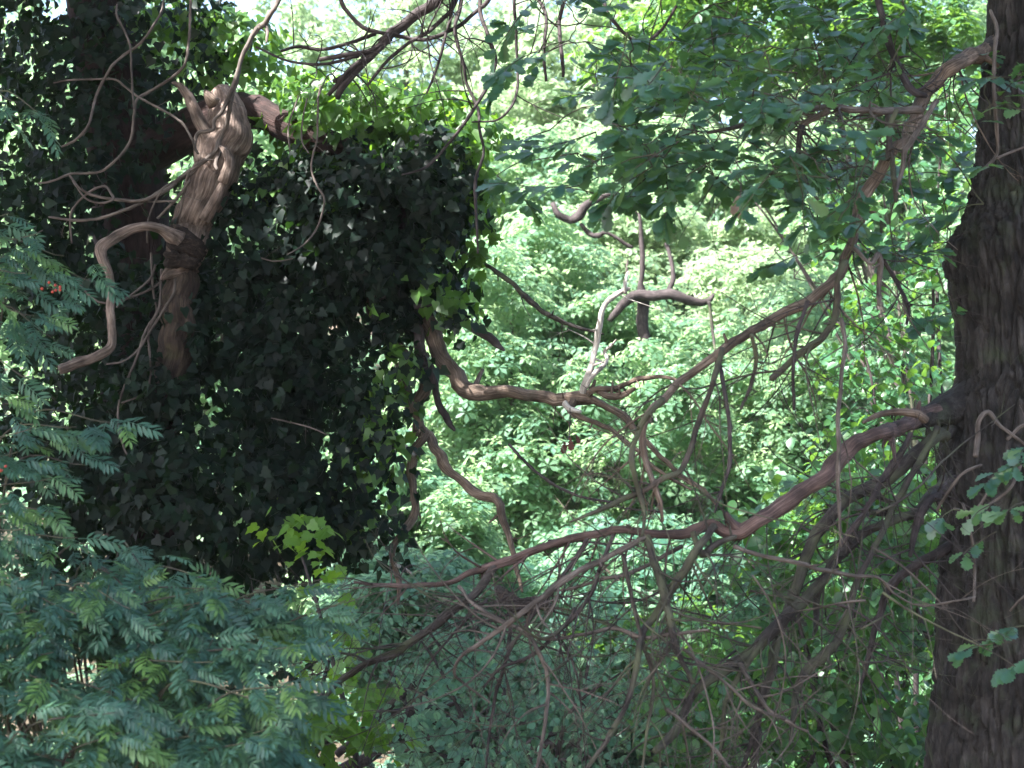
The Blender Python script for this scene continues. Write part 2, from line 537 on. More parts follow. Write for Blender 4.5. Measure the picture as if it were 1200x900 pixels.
gx = np.concatenate([np.linspace(-900, -40, 24), np.linspace(-38, 38, 77), np.linspace(40, 900, 24)])
gy = np.concatenate([np.linspace(-900, -14, 20), np.linspace(-12, 80, 93), np.linspace(84, 1200, 30)])
X, Y = np.meshgrid(gx, gy)
Z = gz(X, Y)
ii, jj = np.meshgrid(np.arange(len(gy) - 1), np.arange(len(gx) - 1), indexing='ij')
w = len(gx)
gq = np.stack([ii * w + jj, ii * w + jj + 1, (ii + 1) * w + jj + 1, (ii + 1) * w + jj], -1).reshape(-1, 4)
g = MB().add(np.stack([X, Y, Z], 2).reshape(-1, 3), None, gq).build("ground", M_GROUND, None, 'structure')


def gp(x, y):
    return np.array([x, y, float(gz(x, y))])


# ------------------------------------------------------------------ traced branches
def path(pts, D, D2=None, wander=0.12):
    """picture-traced centre line -> 3-D centre line running from depth D to D2, wandering in depth"""
    n = len(pts); P = []; R = []
    D2 = D if D2 is None else D2
    ph = RNG.uniform(0, 100)
    for i, p in enumerate(pts):
        d = p[3] if len(p) > 3 else D + (D2 - D) * i / max(1, n - 1) + wander * noise.noise(Vector((ph, i * .45, 0)))
        P.append(at(p[0], p[1], d)); R.append(p[2] * PX * d * .87)
    return np.array(P), np.array(R)


def limb(parent, name, pts, D, D2=None, mat=M_DEAD, sides=10, lump=.12, wander=.12, twig=0, tl=(.15, .4), tr=.3, droop=.05, lev=1,
         tip=True, wob=.25, fine=0.0, label=None, frac=(.25, 1.0), kids=2, step=None, snags=0):
    mb = MB()
    P, R = path(pts, D, D2, wander)
    P, R, T = tube(mb, P, R, sides, lump, tip=tip, wob=wob, fine=fine, step=step)
    for k in range(twig):
        i = int(RNG.uniform(*frac) * (len(P) - 1))
        s = unit(np.cross(T[i], RNG.normal(size=3)))
        grow(mb, P[i], T[i] * .5 + s * .9, RNG.uniform(*tl), max(.0018, min(R[i] * tr, .006)), lev, droop, .2, 5, kids)
    for k in range(snags):
        i = int(RNG.uniform(.12, .9) * (len(P) - 1))
        sd = unit(unit(np.cross(T[i], RNG.normal(size=3))) + T[i] * RNG.uniform(-.2, .8))
        l = R[i] * RNG.uniform(1.8, 4.5)
        q = P[i] + sd * R[i] * .3
        tube(mb, [q, q + sd * l * .5, q + sd * l + RNG.normal(0, R[i] * .3, 3)], [R[i] * .55, R[i] * .36, R[i] * .2], 7, .2, fine=.1, tip=RNG.random() < .5)
    o = mb.build(name, mat, parent)
    if label:
        o['label'] = label
    return P, R, T



# ------------------------------------------------------------------ oak on the right: trunk
OAKD = 8.0
oak_base = gp(at(1212, 700, OAKD)[0], OAKD)
oak = thing("oak_tree", "big living oak at the right edge with furrowed dark trunk and trailing dead limbs", "tree", oak_base)


def oak_trunk():
    # (picture y, left edge x, radius px)
    prof = [(1180, 1088, 135), (1000, 1093, 122), (900, 1095, 116), (833, 1100, 110), (767, 1104, 106), (700, 1107, 102), (650, 1111, 99),
            (600, 1114, 96), (567, 1108, 99), (533, 1108, 99), (505, 1112, 95), (477, 1112, 94), (450, 1122, 90), (433, 1127, 86), (400, 1128, 85),
            (367, 1124, 88), (333, 1118, 93), (305, 1112, 98), (285, 1113, 97), (267, 1121, 89), (245, 1133, 79), (225, 1140, 74), (195, 1145, 71), (145, 1150, 68),
            (100, 1153, 66), (0, 1163, 62), (-200, 1172, 56), (-450, 1180, 46), (-800, 1195, 30)]
    C = []; R = []
    for y, x, r in prof:
        C.append(at(x + r, y, OAKD)); R.append(r * PX * OAKD)
    C = np.array(C); C[:, 1] = OAKD + .12; C[0, 2] = -0.15
    S = spline(np.column_stack([C, R]), 0.015)
    NS = 240
    n = len(S)
    # fine all round the side that can be seen, coarse at the back; likewise above and below the picture
    ang = np.concatenate([np.linspace(-np.pi * 1.05, np.pi * .05, 190, endpoint=False), np.linspace(np.pi * .05, np.pi * .95, 24, endpoint=False)])
    NS = len(ang)
    zz = proj(S[:, :3])[:, 1]
    S = S[[i for i in range(len(S)) if -60 < zz[i] < 960 or i % 6 == 0 or i == len(S) - 1]]
    n = len(S)
    V = np.zeros((n, NS, 3))
    for i in range(n):
        c = S[i, :3]; r = S[i, 3]
        hi = c[2]
        for j in range(NS):
            ca, sa = math.cos(ang[j]), math.sin(ang[j])
            x, y = c[0] + ca * r, c[1] + sa * r
            wv = 0.35 * noise.noise(Vector((x * 2.1, y * 2.1, hi * 2.4)))
            f = abs(noise.noise(Vector((x * 30 + wv, y * 30 + wv, hi * 3.2 + 5))))
            f2 = abs(noise.noise(Vector((x * 55, y * 55, hi * 9 + 9))))
            pl = noise.noise(Vector((x * 45, y * 45, hi * 30)))
            ridge = min(1, f / .22); ridge2 = min(1, f2 / .25)
            big = noise.noise(Vector((ca * 1.3, sa * 1.3, hi * 1.1)))
            rr = r * (1 + .035 * big) + 0.044 * (ridge - 1) + .016 * (ridge2 - 1) + .006 * pl
            V[i, j] = (c[0] + ca * rr, c[1] + sa * rr, hi)
    buv = V.copy(); buv[..., 2] *= .35
    i, j = np.meshgrid(np.arange(n - 1), np.arange(NS), indexing='ij')
    j2 = (j + 1) % NS
    q = np.stack([i * NS + j, i * NS + j2, (i + 1) * NS + j2, (i + 1) * NS + j], -1).reshape(-1, 4)[:, ::-1]
    MB().add(V.reshape(-1, 3), None, q, buv.reshape(-1, 3)).build("trunk", M_OAKBARK, oak)


oak_trunk()

# swollen bark collars where limbs leave the trunk
for pts in [[(1230, 440, 100, 8.25), (1190, 452, 66, 8.2), (1155, 466, 42, 8.14), (1130, 474, 30, 8.06), (1112, 480, 22, 7.98), (1096, 485, 16.5, 7.88), (1080, 490, 12.8, 7.77), (1066, 495, 10.4, 7.65)],
            [(1210, 520, 80, 8.25), (1160, 510, 36, 8.2), (1132, 505, 20, 8.12), (1112, 504, 12, 8.02)],
            [(1210, 560, 80, 8.25), (1160, 556, 34, 8.2), (1135, 556, 20, 8.1), (1115, 560, 11, 8.0)],
            [(1200, 640, 70, 8.25), (1150, 634, 28, 8.2), (1120, 637, 14, 8.12), (1105, 644, 9, 8.05)],
            [(1240, 30, 60, 8.25), (1200, 42, 34, 8.2), (1172, 54, 20, 8.12), (1155, 62, 13, 8.02)]]:
    limb(oak, "branch_collar", pts, 8, step=.02, mat=M_OAKBARK, sides=60, fine=.10, lump=.04, wob=0, tip=False)
# dead limbs of the oak
TORN = limb(oak, "dead_limb", [(1170, 468, 20, 8.15), (1140, 472, 17, 8.1), (1112, 480, 14, 7.98), (1083, 489, 11.5, 7.78), (1060, 498, 10.5, 7.6), (1046, 503, 10.5, 7.45), (1033, 507, 9.5, 7.2), (1007, 518, 10, 7.1),
     (987, 532, 11, 7.05), (967, 553, 11.5, 7.0), (943, 575, 11, 6.95), (917, 592, 10, 6.9), (890, 609, 9.5, 6.85), (866, 623, 10, 6.85), (845, 620, 8.5, 6.85),
     (833, 613, 7.5, 6.85), (810, 622, 7, 6.85), (797, 627, 6.5, 6.85), (760, 625, 5.6, 6.85), (720, 622, 5.4, 6.9), (690, 628, 5.4, 6.95), (653, 635, 5.4, 7.0), (613, 650, 5.8, 7.05),
     (583, 661, 5.5, 7.1), (550, 670, 4.6, 7.15), (527, 682, 3.6, 7.2), (483, 686, 3.2, 7.3), (443, 686, 2.8, 7.4), (415, 682, 1.5, 7.5)],
     7, mat=M_TORN, sides=18, lump=.18, fine=.2, wob=.35, snags=7, twig=16, tl=(.2, .55), frac=(.5, 1), tr=.4, step=.02, label="long torn dead limb sweeping left with pinkish bare wood")
limb(oak, "broken_spur", [(1085, 492, 6, 7.4), (1077, 486, 6, 7.38), (1060, 483, 5.5, 7.36), (1040, 484, 4.6, 7.34), (1022, 489, 3.6, 7.3), (1011, 495, 2, 7.28)], 7.3, mat=M_DEAD, fine=.12)
limb(oak, "broken_spur", [(872, 622, 9, 6.86), (858, 614, 8, 6.84), (850, 600, 4, 6.82)], 6.8, mat=M_TORN, fine=.15, tip=False)
OL = [
 ([(1160, 500, 12, 8.2), (1125, 502, 12, 8.08), (1110, 505, 10, 7.98), (1093, 517, 9), (1073, 533, 9), (1047, 553, 9), (1013, 574, 9), (987, 592, 8), (960, 623, 8), (943, 663, 8), (927, 710, 7), (913, 747, 6), (900, 800, 5), (886, 850, 4), (870, 900, 3)], 7.8, 7.3, M_MOSSY, 12),
 ([(1160, 554, 11, 8.2), (1126, 558, 11, 8.05), (1110, 564, 9, 7.95), (1087, 585, 7), (1073, 603, 6), (1040, 613, 6), (1000, 637, 6.5), (973, 670, 7), (947, 700, 8), (920, 723, 8), (893, 753, 9), (867, 777, 8), (833, 797, 7), (810, 817, 5.5), (800, 847, 6.5), (785, 866, 6.5), (768, 880, 5)], 7.8, 7.1, M_MOSSY, 10),
 ([(1047, 556, 5), (1010, 578, 6), (980, 602, 6), (957, 632, 6), (944, 660, 5)], 7.6, 7.5, M_MOSSY, 3),
 ([(1100, 500, 4), (1075, 545, 4), (1045, 600, 4), (1027, 637, 4), (1003, 687, 4.5), (990, 733, 5), (973, 763, 6.5), (947, 790, 6.5), (933, 813, 5), (928, 845, 3.5), (925, 872, 2)], 7.6, 7.2, M_MOSSY, 6),
 ([(1090, 520, 4), (1080, 540, 4.5), (1043, 597, 5), (1013, 604, 4.5), (987, 647, 5), (962, 690, 5), (958, 730, 4), (953, 745, 2)], 7.7, 7.5, M_MOSSY, 6),
 ([(1160, 632, 8, 8.2), (1120, 637, 8, 8.1), (1100, 646, 7, 8.0), (1073, 663, 7), (1043, 687, 6), (1033, 713, 5), (1020, 760, 4), (1010, 800, 2.5)], 8.0, 8.2, M_DARKTWIG, 8),
 ([(1067, 507, 4), (1055, 530, 4.2), (1040, 553, 4.2), (1020, 590, 4), (1005, 612, 3.6), (985, 640, 3)], 7.4, 7.3, M_DARKTWIG, 3),
 ([(1155, 550, 7, 8.2), (1125, 560, 7.5, 8.0), (1105, 573, 7.5, 7.85), (1085, 592, 6.5), (1073, 620, 5), (1066, 650, 3)], 7.75, 7.5, M_DARKTWIG, 3),
 ([(760, 626, 5, 6.85), (762, 640, 5.6, 6.82), (767, 660, 6, 6.8), (780, 700, 6, 6.75), (787, 735, 5, 6.7), (795, 765, 4, 6.7), (812, 800, 3, 6.7)], 6.8, 6.7, M_MOSSY, 5),
 ([(762, 628, 3, 6.84), (733, 643, 4, 6.8), (683, 667, 4.4, 6.75), (640, 697, 4.2, 6.7), (600, 727, 4, 6.7), (570, 750, 3.2, 6.75), (543, 767, 2.6, 6.8), (532, 787, 2.2, 6.85), (547, 803, 1.8, 6.9), (575, 824, 1.2, 6.9)], 6.8, 6.8, M_VINE, 6),
 ([(583, 662, 5.5, 7.1), (560, 690, 6, 7.1), (530, 717, 6, 7.1), (497, 743, 5.4, 7.15), (460, 765, 5, 7.2), (420, 783, 4.6, 7.25), (398, 800, 4, 7.3), (372, 825, 3, 7.3)], 7.1, 7.3, M_MOSSY, 8),
 ([(537, 687, 2.6), (560, 710, 2.6), (600, 733, 2.6), (640, 750, 2.4), (690, 742, 2.6), (720, 737, 2.8), (753, 747, 2.8), (797, 742, 2.6), (830, 738, 1.8)], 7.0, 6.7, M_VINE, 5),
 ([(613, 737, 3), (622, 748, 3), (630, 763, 3), (642, 793, 3), (640, 833, 2.8), (630, 893, 2.4), (626, 930, 2)], 6.8, 6.6, M_VINE, 5),
 ([(838, 614, 5), (815, 645, 5.5), (800, 673, 6), (770, 720, 5.5), (753, 743, 4.5), (747, 773, 4.2), (740, 807, 3.8), (720, 853, 3.6), (690, 897, 3), (670, 930, 2)], 6.85, 6.6, M_MOSSY, 7),
 ([(810, 622, 4), (822, 650, 4.5), (835, 640, 5), (862, 628, 3)], 6.85, 6.8, M_MOSSY, 3),
 ([(860, 640, 3), (885, 650, 3), (935, 660, 3), (960, 668, 3), (1000, 675, 2.6), (1030, 678, 2), (1050, 697, 1.6), (1080, 710, 1.4), (1125, 704, 1.6), (1143, 700, 1.2)], 6.8, 7.2, M_VINE, 3),
 ([(690, 628, 3), (672, 655, 3), (650, 690, 3), (625, 720, 3), (600, 760, 2.8), (585, 800, 2.5), (575, 850, 2), (570, 900, 1.5)], 6.95, 7.0, M_DARKTWIG, 6),
 ([(720, 622, 3), (706, 660, 3), (690, 700, 3), (655, 740, 2.8), (620, 770, 2.6), (590, 782, 2.2), (566, 805, 1.6)], 6.9, 7.0, M_DARKTWIG, 6),
 ([(800, 640, 3), (770, 655, 3), (735, 672, 2.8), (700, 680, 2.6), (668, 690, 2), (640, 693, 1.4)], 6.85, 7.0, M_VINE, 4),
 ([(893, 753, 4), (868, 790, 4), (850, 830, 3.6), (846, 870, 3), (842, 920, 2)], 7.3, 7.2, M_MOSSY, 5),
 ([(913, 747, 4), (905, 790, 4.5), (890, 820, 5), (888, 850, 5), (884, 900, 3.6)], 7.35, 7.3, M_MOSSY, 5),
 ([(867, 777, 3), (880, 800, 3), (900, 830, 3), (925, 846, 2.6), (947, 857, 1.8)], 7.2, 7.0, M_VINE, 3),
 ([(800, 760, 2.4), (850, 800, 2.4), (880, 826, 2.4), (920, 842, 2)], 6.8, 6.9, M_VINE, 3),
 ([(780, 830, 2.6), (800, 845, 2.6), (830, 870, 2.4), (860, 905, 2)], 6.9, 6.8, M_VINE, 4),
 ([(730, 650, 3), (740, 700, 3), (752, 750, 3), (765, 800, 2.6), (760, 850, 2.2), (752, 905, 1.6)], 6.8, 6.7, M_TWIG, 5),
]
OLP = []
for pts, d1, d2, m, tw in OL:
    _p = limb(oak, "dead_branch", pts, d1, d2, m, sides=9, twig=tw + 3, tl=(.15, .6), tr=.5, droop=.05, lev=2, wob=.55, fine=.16, snags=4, frac=(.15, 1), kids=2)

    OLP.append(_p[0])
for k in range(44):
    P = TORN[0][int(len(TORN[0]) * .3):] if k % 2 else OLP[RNG.integers(0, len(OLP))]
    p = P[RNG.integers(0, len(P) - 1)]
    mb = MB()
    grow(mb, p, [RNG.uniform(-.8, .5), RNG.uniform(-.4, .4), RNG.uniform(-1, -.3)], RNG.uniform(.6, 1.3), RNG.uniform(.0016, .0028), 1, .09, .13, 4, 4)
    mb.build("twig", M_DARKTWIG if k % 3 else M_TWIG, oak)
for k in range(56):
    P = OLP[RNG.integers(0, len(OLP))] if k % 3 else TORN[0][len(TORN[0]) // 3:]
    p = P[RNG.integers(len(P) // 6, len(P) - 1)]
    mb = MB()
    grow(mb, p, [RNG.uniform(-1.1, .25), RNG.uniform(-.4, .4), RNG.uniform(-1, .05)], RNG.uniform(.5, 1.25), RNG.uniform(.0022, .0042), 2, .05, .15, 4, 3)
    mb.build("twig", [M_TWIG, M_DARKTWIG, M_MOSSY, M_VINE][k % 4], oak)
# thin dead twigs hung along the limbs, some curled
for k in range(30):
    mb = MB()
    px = RNG.uniform(560, 1040); py = 625 + RNG.uniform(-10, 130) if px < 860 else RNG.uniform(580, 780)
    p = at(px, py, RNG.uniform(6.7, 7.5))
    d = np.array([RNG.choice([-1, 1]) * RNG.uniform(.4, 1), RNG.uniform(-.4, .4), RNG.uniform(-.9, .25)])
    grow(mb, p, d, RNG.uniform(.45, 1.1), RNG.uniform(.004, .0075), 2, .05, .2, 5, 3)
    mb.build("twig", [M_TWIG, M_MOSSY, M_VINE, M_DARKTWIG][k % 4], oak)

# live upper limb
UP = [
 ([(1215, 38, 14, 8.2), (1185, 48, 13, 8.15), (1160, 59, 12, 8.03), (1147, 65, 11.5, 7.95), (1117, 77, 11), (1095, 93, 10), (1077, 127, 9.5), (1063, 160, 9), (1040, 187, 9), (1023, 213, 9), (1007, 247, 8), (997, 285, 7), (990, 303, 7), (977, 328, 7), (947, 353, 7), (910, 372, 7), (880, 387, 7), (847, 410, 6), (820, 433, 6), (800, 446, 5.5), (777, 467, 5), (760, 487, 5), (753, 517, 5), (758, 547, 4.4), (770, 577, 3.6), (776, 610, 2)], 7.9, 6.7, M_DEAD, 18),
 ([(1028, -12, 5), (1032, 12, 5), (1040, 43, 5), (1053, 83, 5), (1070, 108, 5), (1085, 112, 4)], 7.6, 7.5, M_DARKTWIG, 6),
 ([(1080, 128, 6), (1055, 130, 5), (1033, 130, 5), (1000, 129, 5), (967, 127, 4.6), (933, 130, 4.6), (900, 138, 4), (870, 147, 3.4), (830, 155, 2.4)], 7.5, 6.9, M_VINE, 8),
 ([(990, 306, 5), (983, 323, 4.2), (981, 350, 4.6), (978, 373, 4.8), (960, 400, 5), (930, 420, 5), (903, 443, 4.2)], 7.0, 7.0, M_TWIG, 5),
 ([(847, 408, 4), (838, 440, 4), (832, 457, 4), (817, 500, 4), (800, 547, 4), (777, 560, 4), (750, 577, 4), (733, 583, 4), (720, 590, 4), (697, 600, 3), (668, 612, 1.5)], 6.8, 6.7, M_TWIG, 6),
 ([(777, 467, 4), (762, 485, 4), (750, 502, 4), (742, 525, 4), (742, 545, 4), (749, 575, 4), (754, 603, 3), (752, 628, 2)], 6.72, 6.7, M_TWIG, 4),
 ([(843, 425, 3), (848, 455, 3), (855, 500, 3), (855, 540, 3), (845, 575, 2.6), (838, 600, 1.8)], 6.8, 6.7, M_DARKTWIG, 3),
 ([(985, 372, 3), (990, 407, 3), (985, 450, 3), (982, 487, 3), (982, 530, 3), (983, 593, 2.6), (986, 640, 1.6)], 6.95, 6.8, M_VINE, 2),
 ([(1000, 290, 3), (1020, 310, 3), (1030, 300, 4), (1031, 340, 3.6), (1030, 356, 3)], 7.1, 7.1, M_VINE, 1),
 ([(1040, 187, 4), (1043, 150, 4), (1050, 128, 3.6)], 7.3, 7.3, M_TWIG, 2),
 ([(1040, 130, 4), (1043, 170, 4), (1048, 210, 3.6), (1050, 235, 3)], 7.4, 7.2, M_TWIG, 3),
 ([(1098, 118, 4), (1078, 150, 4), (1062, 175, 4), (1055, 205, 3), (1050, 225, 2)], 7.3, 7.0, M_VINE, 3),
 ([(880, 392, 3), (885, 420, 3), (880, 450, 2.6), (868, 480, 2)], 6.8, 6.9, M_TWIG, 4),
 ([(947, 353, 3), (935, 390, 3), (930, 430, 2.6), (930, 480, 2)], 6.9, 6.9, M_DARKTWIG, 4),
 ([(1035, 305, 3), (1050, 330, 3), (1065, 360, 3), (1063, 380, 2)], 7.3, 7.3, M_DARKTWIG, 4),
 ([(940, 148, 4.6), (937, 165, 4.6), (936, 195, 3.6)], 7.0, 7.0, M_DARKTWIG, 2),
 ([(970, 130, 4), (950, 140, 4.4), (938, 150, 4.4)], 7.0, 7.0, M_DEAD, 1),
]
LIMBS = []
for pts, d1, d2, m, tw in UP:
    P, R, T = limb(oak, "branch", pts, d1, d2, m, sides=10, twig=tw, tl=(.2, .7), tr=.4, droop=.04, lev=2, wob=.5, fine=.16, snags=4, frac=(.1, 1), kids=3)
    LIMBS.append(P)

# hanging fine twigs under the limb
for k in range(34):
    mb = MB()
    P = LIMBS[[0, 0, 0, 2, 3, 4][k % 6]]
    p = P[RNG.integers(len(P) // 5, len(P) - 1)]
    d = np.array([RNG.uniform(-.8, .8), RNG.uniform(-.4, .4), RNG.uniform(-1, .1)])
    grow(mb, p, d, RNG.uniform(.35, .95), RNG.uniform(.0025, .005), 2, .04, .17, 5, 3)
    mb.build("twig", [M_DARKTWIG, M_TWIG][k % 2], oak)

# pale epicormic twigs on the trunk
for pts, d in [
 ([(1143, 535, 4), (1146, 515, 4), (1147, 493, 3.5), (1158, 483, 3.5), (1170, 497, 3), (1183, 507, 2.5), (1200, 520, 2)], 7.45),
 ([(1180, 515, 2.5), (1196, 500, 2.5), (1215, 492, 2)], 7.4),
 ([(1196, 545, 2), (1185, 570, 2.2), (1168, 585, 2.2), (1152, 596, 1.8)], 7.4),
 ([(1155, 197, 2.4), (1168, 180, 2.4), (1168, 150, 3), (1165, 113, 3), (1166, 60, 3), (1168, 33, 3), (1160, 12, 2.5)], 7.4),
 ([(1168, 185, 2), (1190, 176, 2), (1215, 168, 2)], 7.4),
 ([(1141, 705, 2), (1142, 670, 2.2), (1140, 640, 2.2), (1133, 605, 2), (1128, 590, 2)], 7.45),
 ([(1118, 596, 2.2), (1135, 600, 2), (1150, 590, 2), (1164, 560, 2)], 7.4),
 ([(1098, 598, 2), (1112, 575, 2.2), (1128, 555, 2.2), (1150, 545, 2)], 7.4),
 ([(1183, 716, 1.6), (1195, 703, 1.6), (1212, 690, 1.6)], 7.3)]:
    limb(oak, "twig", pts, d, d, M_VINE, sides=6, twig=1, tl=(.08, .15), lev=0)

# leaf sprays of the oak, each joined to the nearest limb by a twig
ALLP = np.vstack(LIMBS)
lp = []; la = []; ln = []; ls = []


NODES = [ALLP]


def spray(px, py, D, L, n, d0=None, link=True, size=(.075, .118)):
    p0 = at(px, py, D); spr_mb = MB()
    if d0 is None:
        d0 = np.array([RNG.uniform(-1, .45), RNG.uniform(-1.0, .3), RNG.uniform(-.3, .12)])
    d = unit(d0)
    st = p0 - d * L * .5
    if link:
        A = np.vstack(NODES)
        j = np.argmin(np.linalg.norm(A - st, axis=1))
        q = A[j]; dist = np.linalg.norm(q - st)
        if dist < 1.2:
            f = np.linspace(0, 1, 5)[:, None]
            ln_ = q + (st - q) * f + np.array([0, 0, .25 * dist]) * (f * (1 - f)) + RNG.normal(0, .035 * dist, (5, 3)) * np.sin(np.pi * f)
            r0 = .0025 + .004 * min(1, dist)
            tube(spr_mb, ln_, np.linspace(r0, .0028, 5), 5, .1, step=.08)
            NODES.append(ln_[2:])
        NODES.append((st + d * L * .3)[None])
    pts = [st]; dirs = [d]; m = 6
    for k in range(m):
        d = unit(d + RNG.normal(0, .16, 3) + np.array([0, 0, -.03]))
        pts.append(pts[-1] + d * L / m); dirs.append(d)
    tube(spr_mb, pts, np.linspace(.0035, .0015, m + 1), 5, .1, step=L / m)
    spr_mb.build('leafy_twig', M_TWIG, oak)
    for k in range(n):
        f = RNG.beta(2.2, 1.0)
        i = min(m, int(f * m)); p = pts[i]
        side = unit(np.cross(dirs[i], [0, 0, 1])) * RNG.choice([-1, 1])
        ax = unit(dirs[i] * RNG.uniform(.2, 1) + side * RNG.uniform(.3, 1.1) + np.array([0, -.15, RNG.uniform(-.55, .1)]))
        nn = unit(np.array([0, -.55, .8]) + RNG.normal(0, .33, 3))
        lp.append(p + ax * .02); la.append(ax); ln.append(nn); ls.append(RNG.uniform(*size))


regions = [  # px0, px1, py0, py1, sprays, D0, D1
 (585, 730, 60, 210, 20, 6.6, 7.6), (690, 880, 50, 190, 36, 6.3, 7.6), (800, 1000, 80, 260, 62, 6.2, 7.4), (930, 1110, 60, 220, 30, 7.3, 8.4),
 (620, 760, 180, 270, 7, 6.6, 7.4), (1000, 1140, 70, 260, 18, 7.6, 8.6), (600, 860, 0, 60, 18, 7.0, 8.2), (840, 1090, -10, 60, 24, 7.2, 8.4), (690, 830, 130, 220, 18, 6.3, 7.3), (960, 1080, 180, 320, 16, 7.5, 8.3),
 (1110, 1200, 40, 130, 7, 6.6, 7.3), (870, 960, 250, 320, 5, 6.6, 7.4), (1000, 1120, 300, 440, 4, 7.4, 8.4)]
SP = []
for x0, x1, y0, y1, n, d0, d1 in regions:
    for k in range(n):
        SP.append((RNG.uniform(x0, x1), RNG.uniform(y0, y1), RNG.uniform(d0, d1)))
# sprays sit in level layers with light between them
SP = [(x, y + 14 * math.sin(y * .16 + x * .013), D) for x, y, D in SP if noise.noise(Vector((x * .011, y * .024, D * .6))) > -.08]
SP.sort(key=lambda q: np.min(np.linalg.norm(ALLP - at(*q), axis=1)))
for x, y, D in SP:
    spray(x, y, D, RNG.uniform(.25, .5), int(RNG.integers(12, 21)))
for px, py, D, n in [(1165, 545, 7.1, 11), (1190, 540, 7.1, 12), (1178, 590, 7.15, 9), (1145, 625, 7.2, 5), (1185, 735, 7.0, 12), (1150, 752, 7.0, 7), (1200, 768, 7.0, 9),
                     (1150, 590, 7.2, 5), (1195, 130, 7.0, 6), (1170, 90, 7.0, 8), (1155, 195, 7.1, 6), (1110, 600, 7.3, 5), (1200, 520, 7.1, 6)]:
    spray(px, py, D, .2, n, np.array([-1, -.3, -.1]), False, (.075, .11))
leaf_parts(oak, [OAK], lp, la, ln, ls, M_OAK)


# ------------------------------------------------------------------ foliage clouds
def cloud(c, rad, nclump, cr, per, shape, mb, size, flat=.65, shell=.5, cull=150, top=-.35, box=None):
    """clumps of leaf rosettes through an ellipsoid, more towards its outside"""
    c = np.array(c, float); rad = np.array(rad, float)
    d = unit(RNG.normal(size=(nclump, 3)))
    rr = RNG.uniform(0, 1, nclump) ** (1 / 3 * (1 - shell) + .08)
    C = c + d * rad * rr[:, None]
    C = C[C[:, 2] > gz(C[:, 0], C[:, 1]) + .15]
    if cull is not None:
        q = proj(C)
        C = C[(q[:, 0] > -cull) & (q[:, 0] < 1200 + cull) & (q[:, 1] > -cull) & (q[:, 1] < 900 + cull)]
    if not len(C):
        return
    k = len(C)
    cs = cr * RNG.uniform(.6, 1.25, k)
    e = unit(RNG.normal(size=(k, per, 3)))
    e[..., 2] = np.where(e[..., 2] < top, -e[..., 2], e[..., 2])
    r2 = RNG.uniform(.45, 1, (k, per, 1))
    pos = C[:, None] + e * r2 * cs[:, None, None] * np.array([1, 1, flat])
    nn = unit(e * np.array([.7, .7, .5]) + np.array([0, 0, .75]) + RNG.normal(0, .3, (k, per, 3)))
    ax = unit(np.cross(nn, RNG.normal(size=(k, per, 3))))
    pos = pos.reshape(-1, 3)
    sc = np.broadcast_to(size * RNG.uniform(.75, 1.2, (k, per)), (k, per)).ravel()
    scatter(mb, shape, pos, ax.reshape(-1, 3), nn.reshape(-1, 3), sc)


LEAF4 = (np.array([(0, 0, 0), (0, .6, -.04), (0, 1, -.16), (.27, .62, .03), (-.27, .62, .03)], float), np.array([(0, 3, 1), (3, 2, 1), (0, 1, 4), (4, 1, 2)]))
ROS_OAK = rosette(LEAF4, 5, 3)
FAR2 = (np.array([(0, 0, 0), (.27, .6, .03), (0, 1, -.14), (-.27, .6, .03)], float), np.array([(0, 1, 2), (0, 2, 3)]))
ROS_FAR = rosette(FAR2, 6, 5)
ROS_FAR2 = rosette(FAR2, 7, 8)
ROS_OV = rosette(OVATE, 4, 9, .5)
ROS_IV = rosette(IVY, 3, 11, .5)

# unseen oak crown overhead, added and spread to shade the foreground
mb = MB()
cloud((.6, 5.4, 7.4), (2.6, 2.7, .9), 150, .7, 34, ROS_FAR2, mb, .16, cull=None)
cloud((-.7, 4.1, 7.2), (1.2, 1.0, .5), 34, .6, 34, ROS_FAR2, mb, .16, cull=None)
cloud((3.0, 7.2, 8.0), (2.2, 2.4, 1.2), 70, .75, 30, ROS_FAR2, mb, .16, cull=None)
mb.build("crown", M_CANOPY, oak, 'stuff')
for e in [(-.8, 6.0, 7.5), (.6, 7.4, 7.6), (.8, 4.6, 7.6), (3.8, 7.0, 8.6)]:
    mb = MB()
    s = np.array([2.95, 8.1, 6.2]); e = np.array(e)
    tube(mb, [s, s * .6 + e * .4 + [0, 0, .5], e], [.14, .09, .03], 8, .1, step=.2)
    mb.build("branch", M_TREEBARK, oak)

# ------------------------------------------------------------------ ivy-clad dead tree on the left
IT = 10.6
dead = thing("dead_tree", "old dead tree smothered in dark ivy with a snapped pale stub and bare twisted branches", "tree", gp(at(170, 700, IT + .2)[0], IT + .2))
mb = MB()
P, R = path([(190, 1180, 75), (185, 950, 62), (175, 700, 56), (165, 500, 54), (160, 330, 52), (150, 200, 50), (128, 80, 44), (105, -60, 36), (90, -260, 30), (60, -520, 20)], IT + .25, IT + .1, .05)
P[0, 2] = -.1
tube(mb, P, R, 40, .1, step=.04, fine=.05)
mb.build("trunk", M_IVYTRUNK, dead)
limb(dead, "bough", [(150, 190, 30, 10.7), (200, 165, 30, 10.55), (245, 138, 27, 10.45), (283, 127, 24, 10.4), (312, 136, 21, 10.1), (340, 150, 21, 9.93), (378, 163, 18, 9.86), (415, 180, 15, 10.05), (440, 195, 15, 10.3), (470, 240, 15, 10.3), (485, 310, 14, 10.25), (500, 370, 13, 10.2)],
     10.4, mat=M_IVYTRUNK, sides=26, fine=.05, lump=.04)
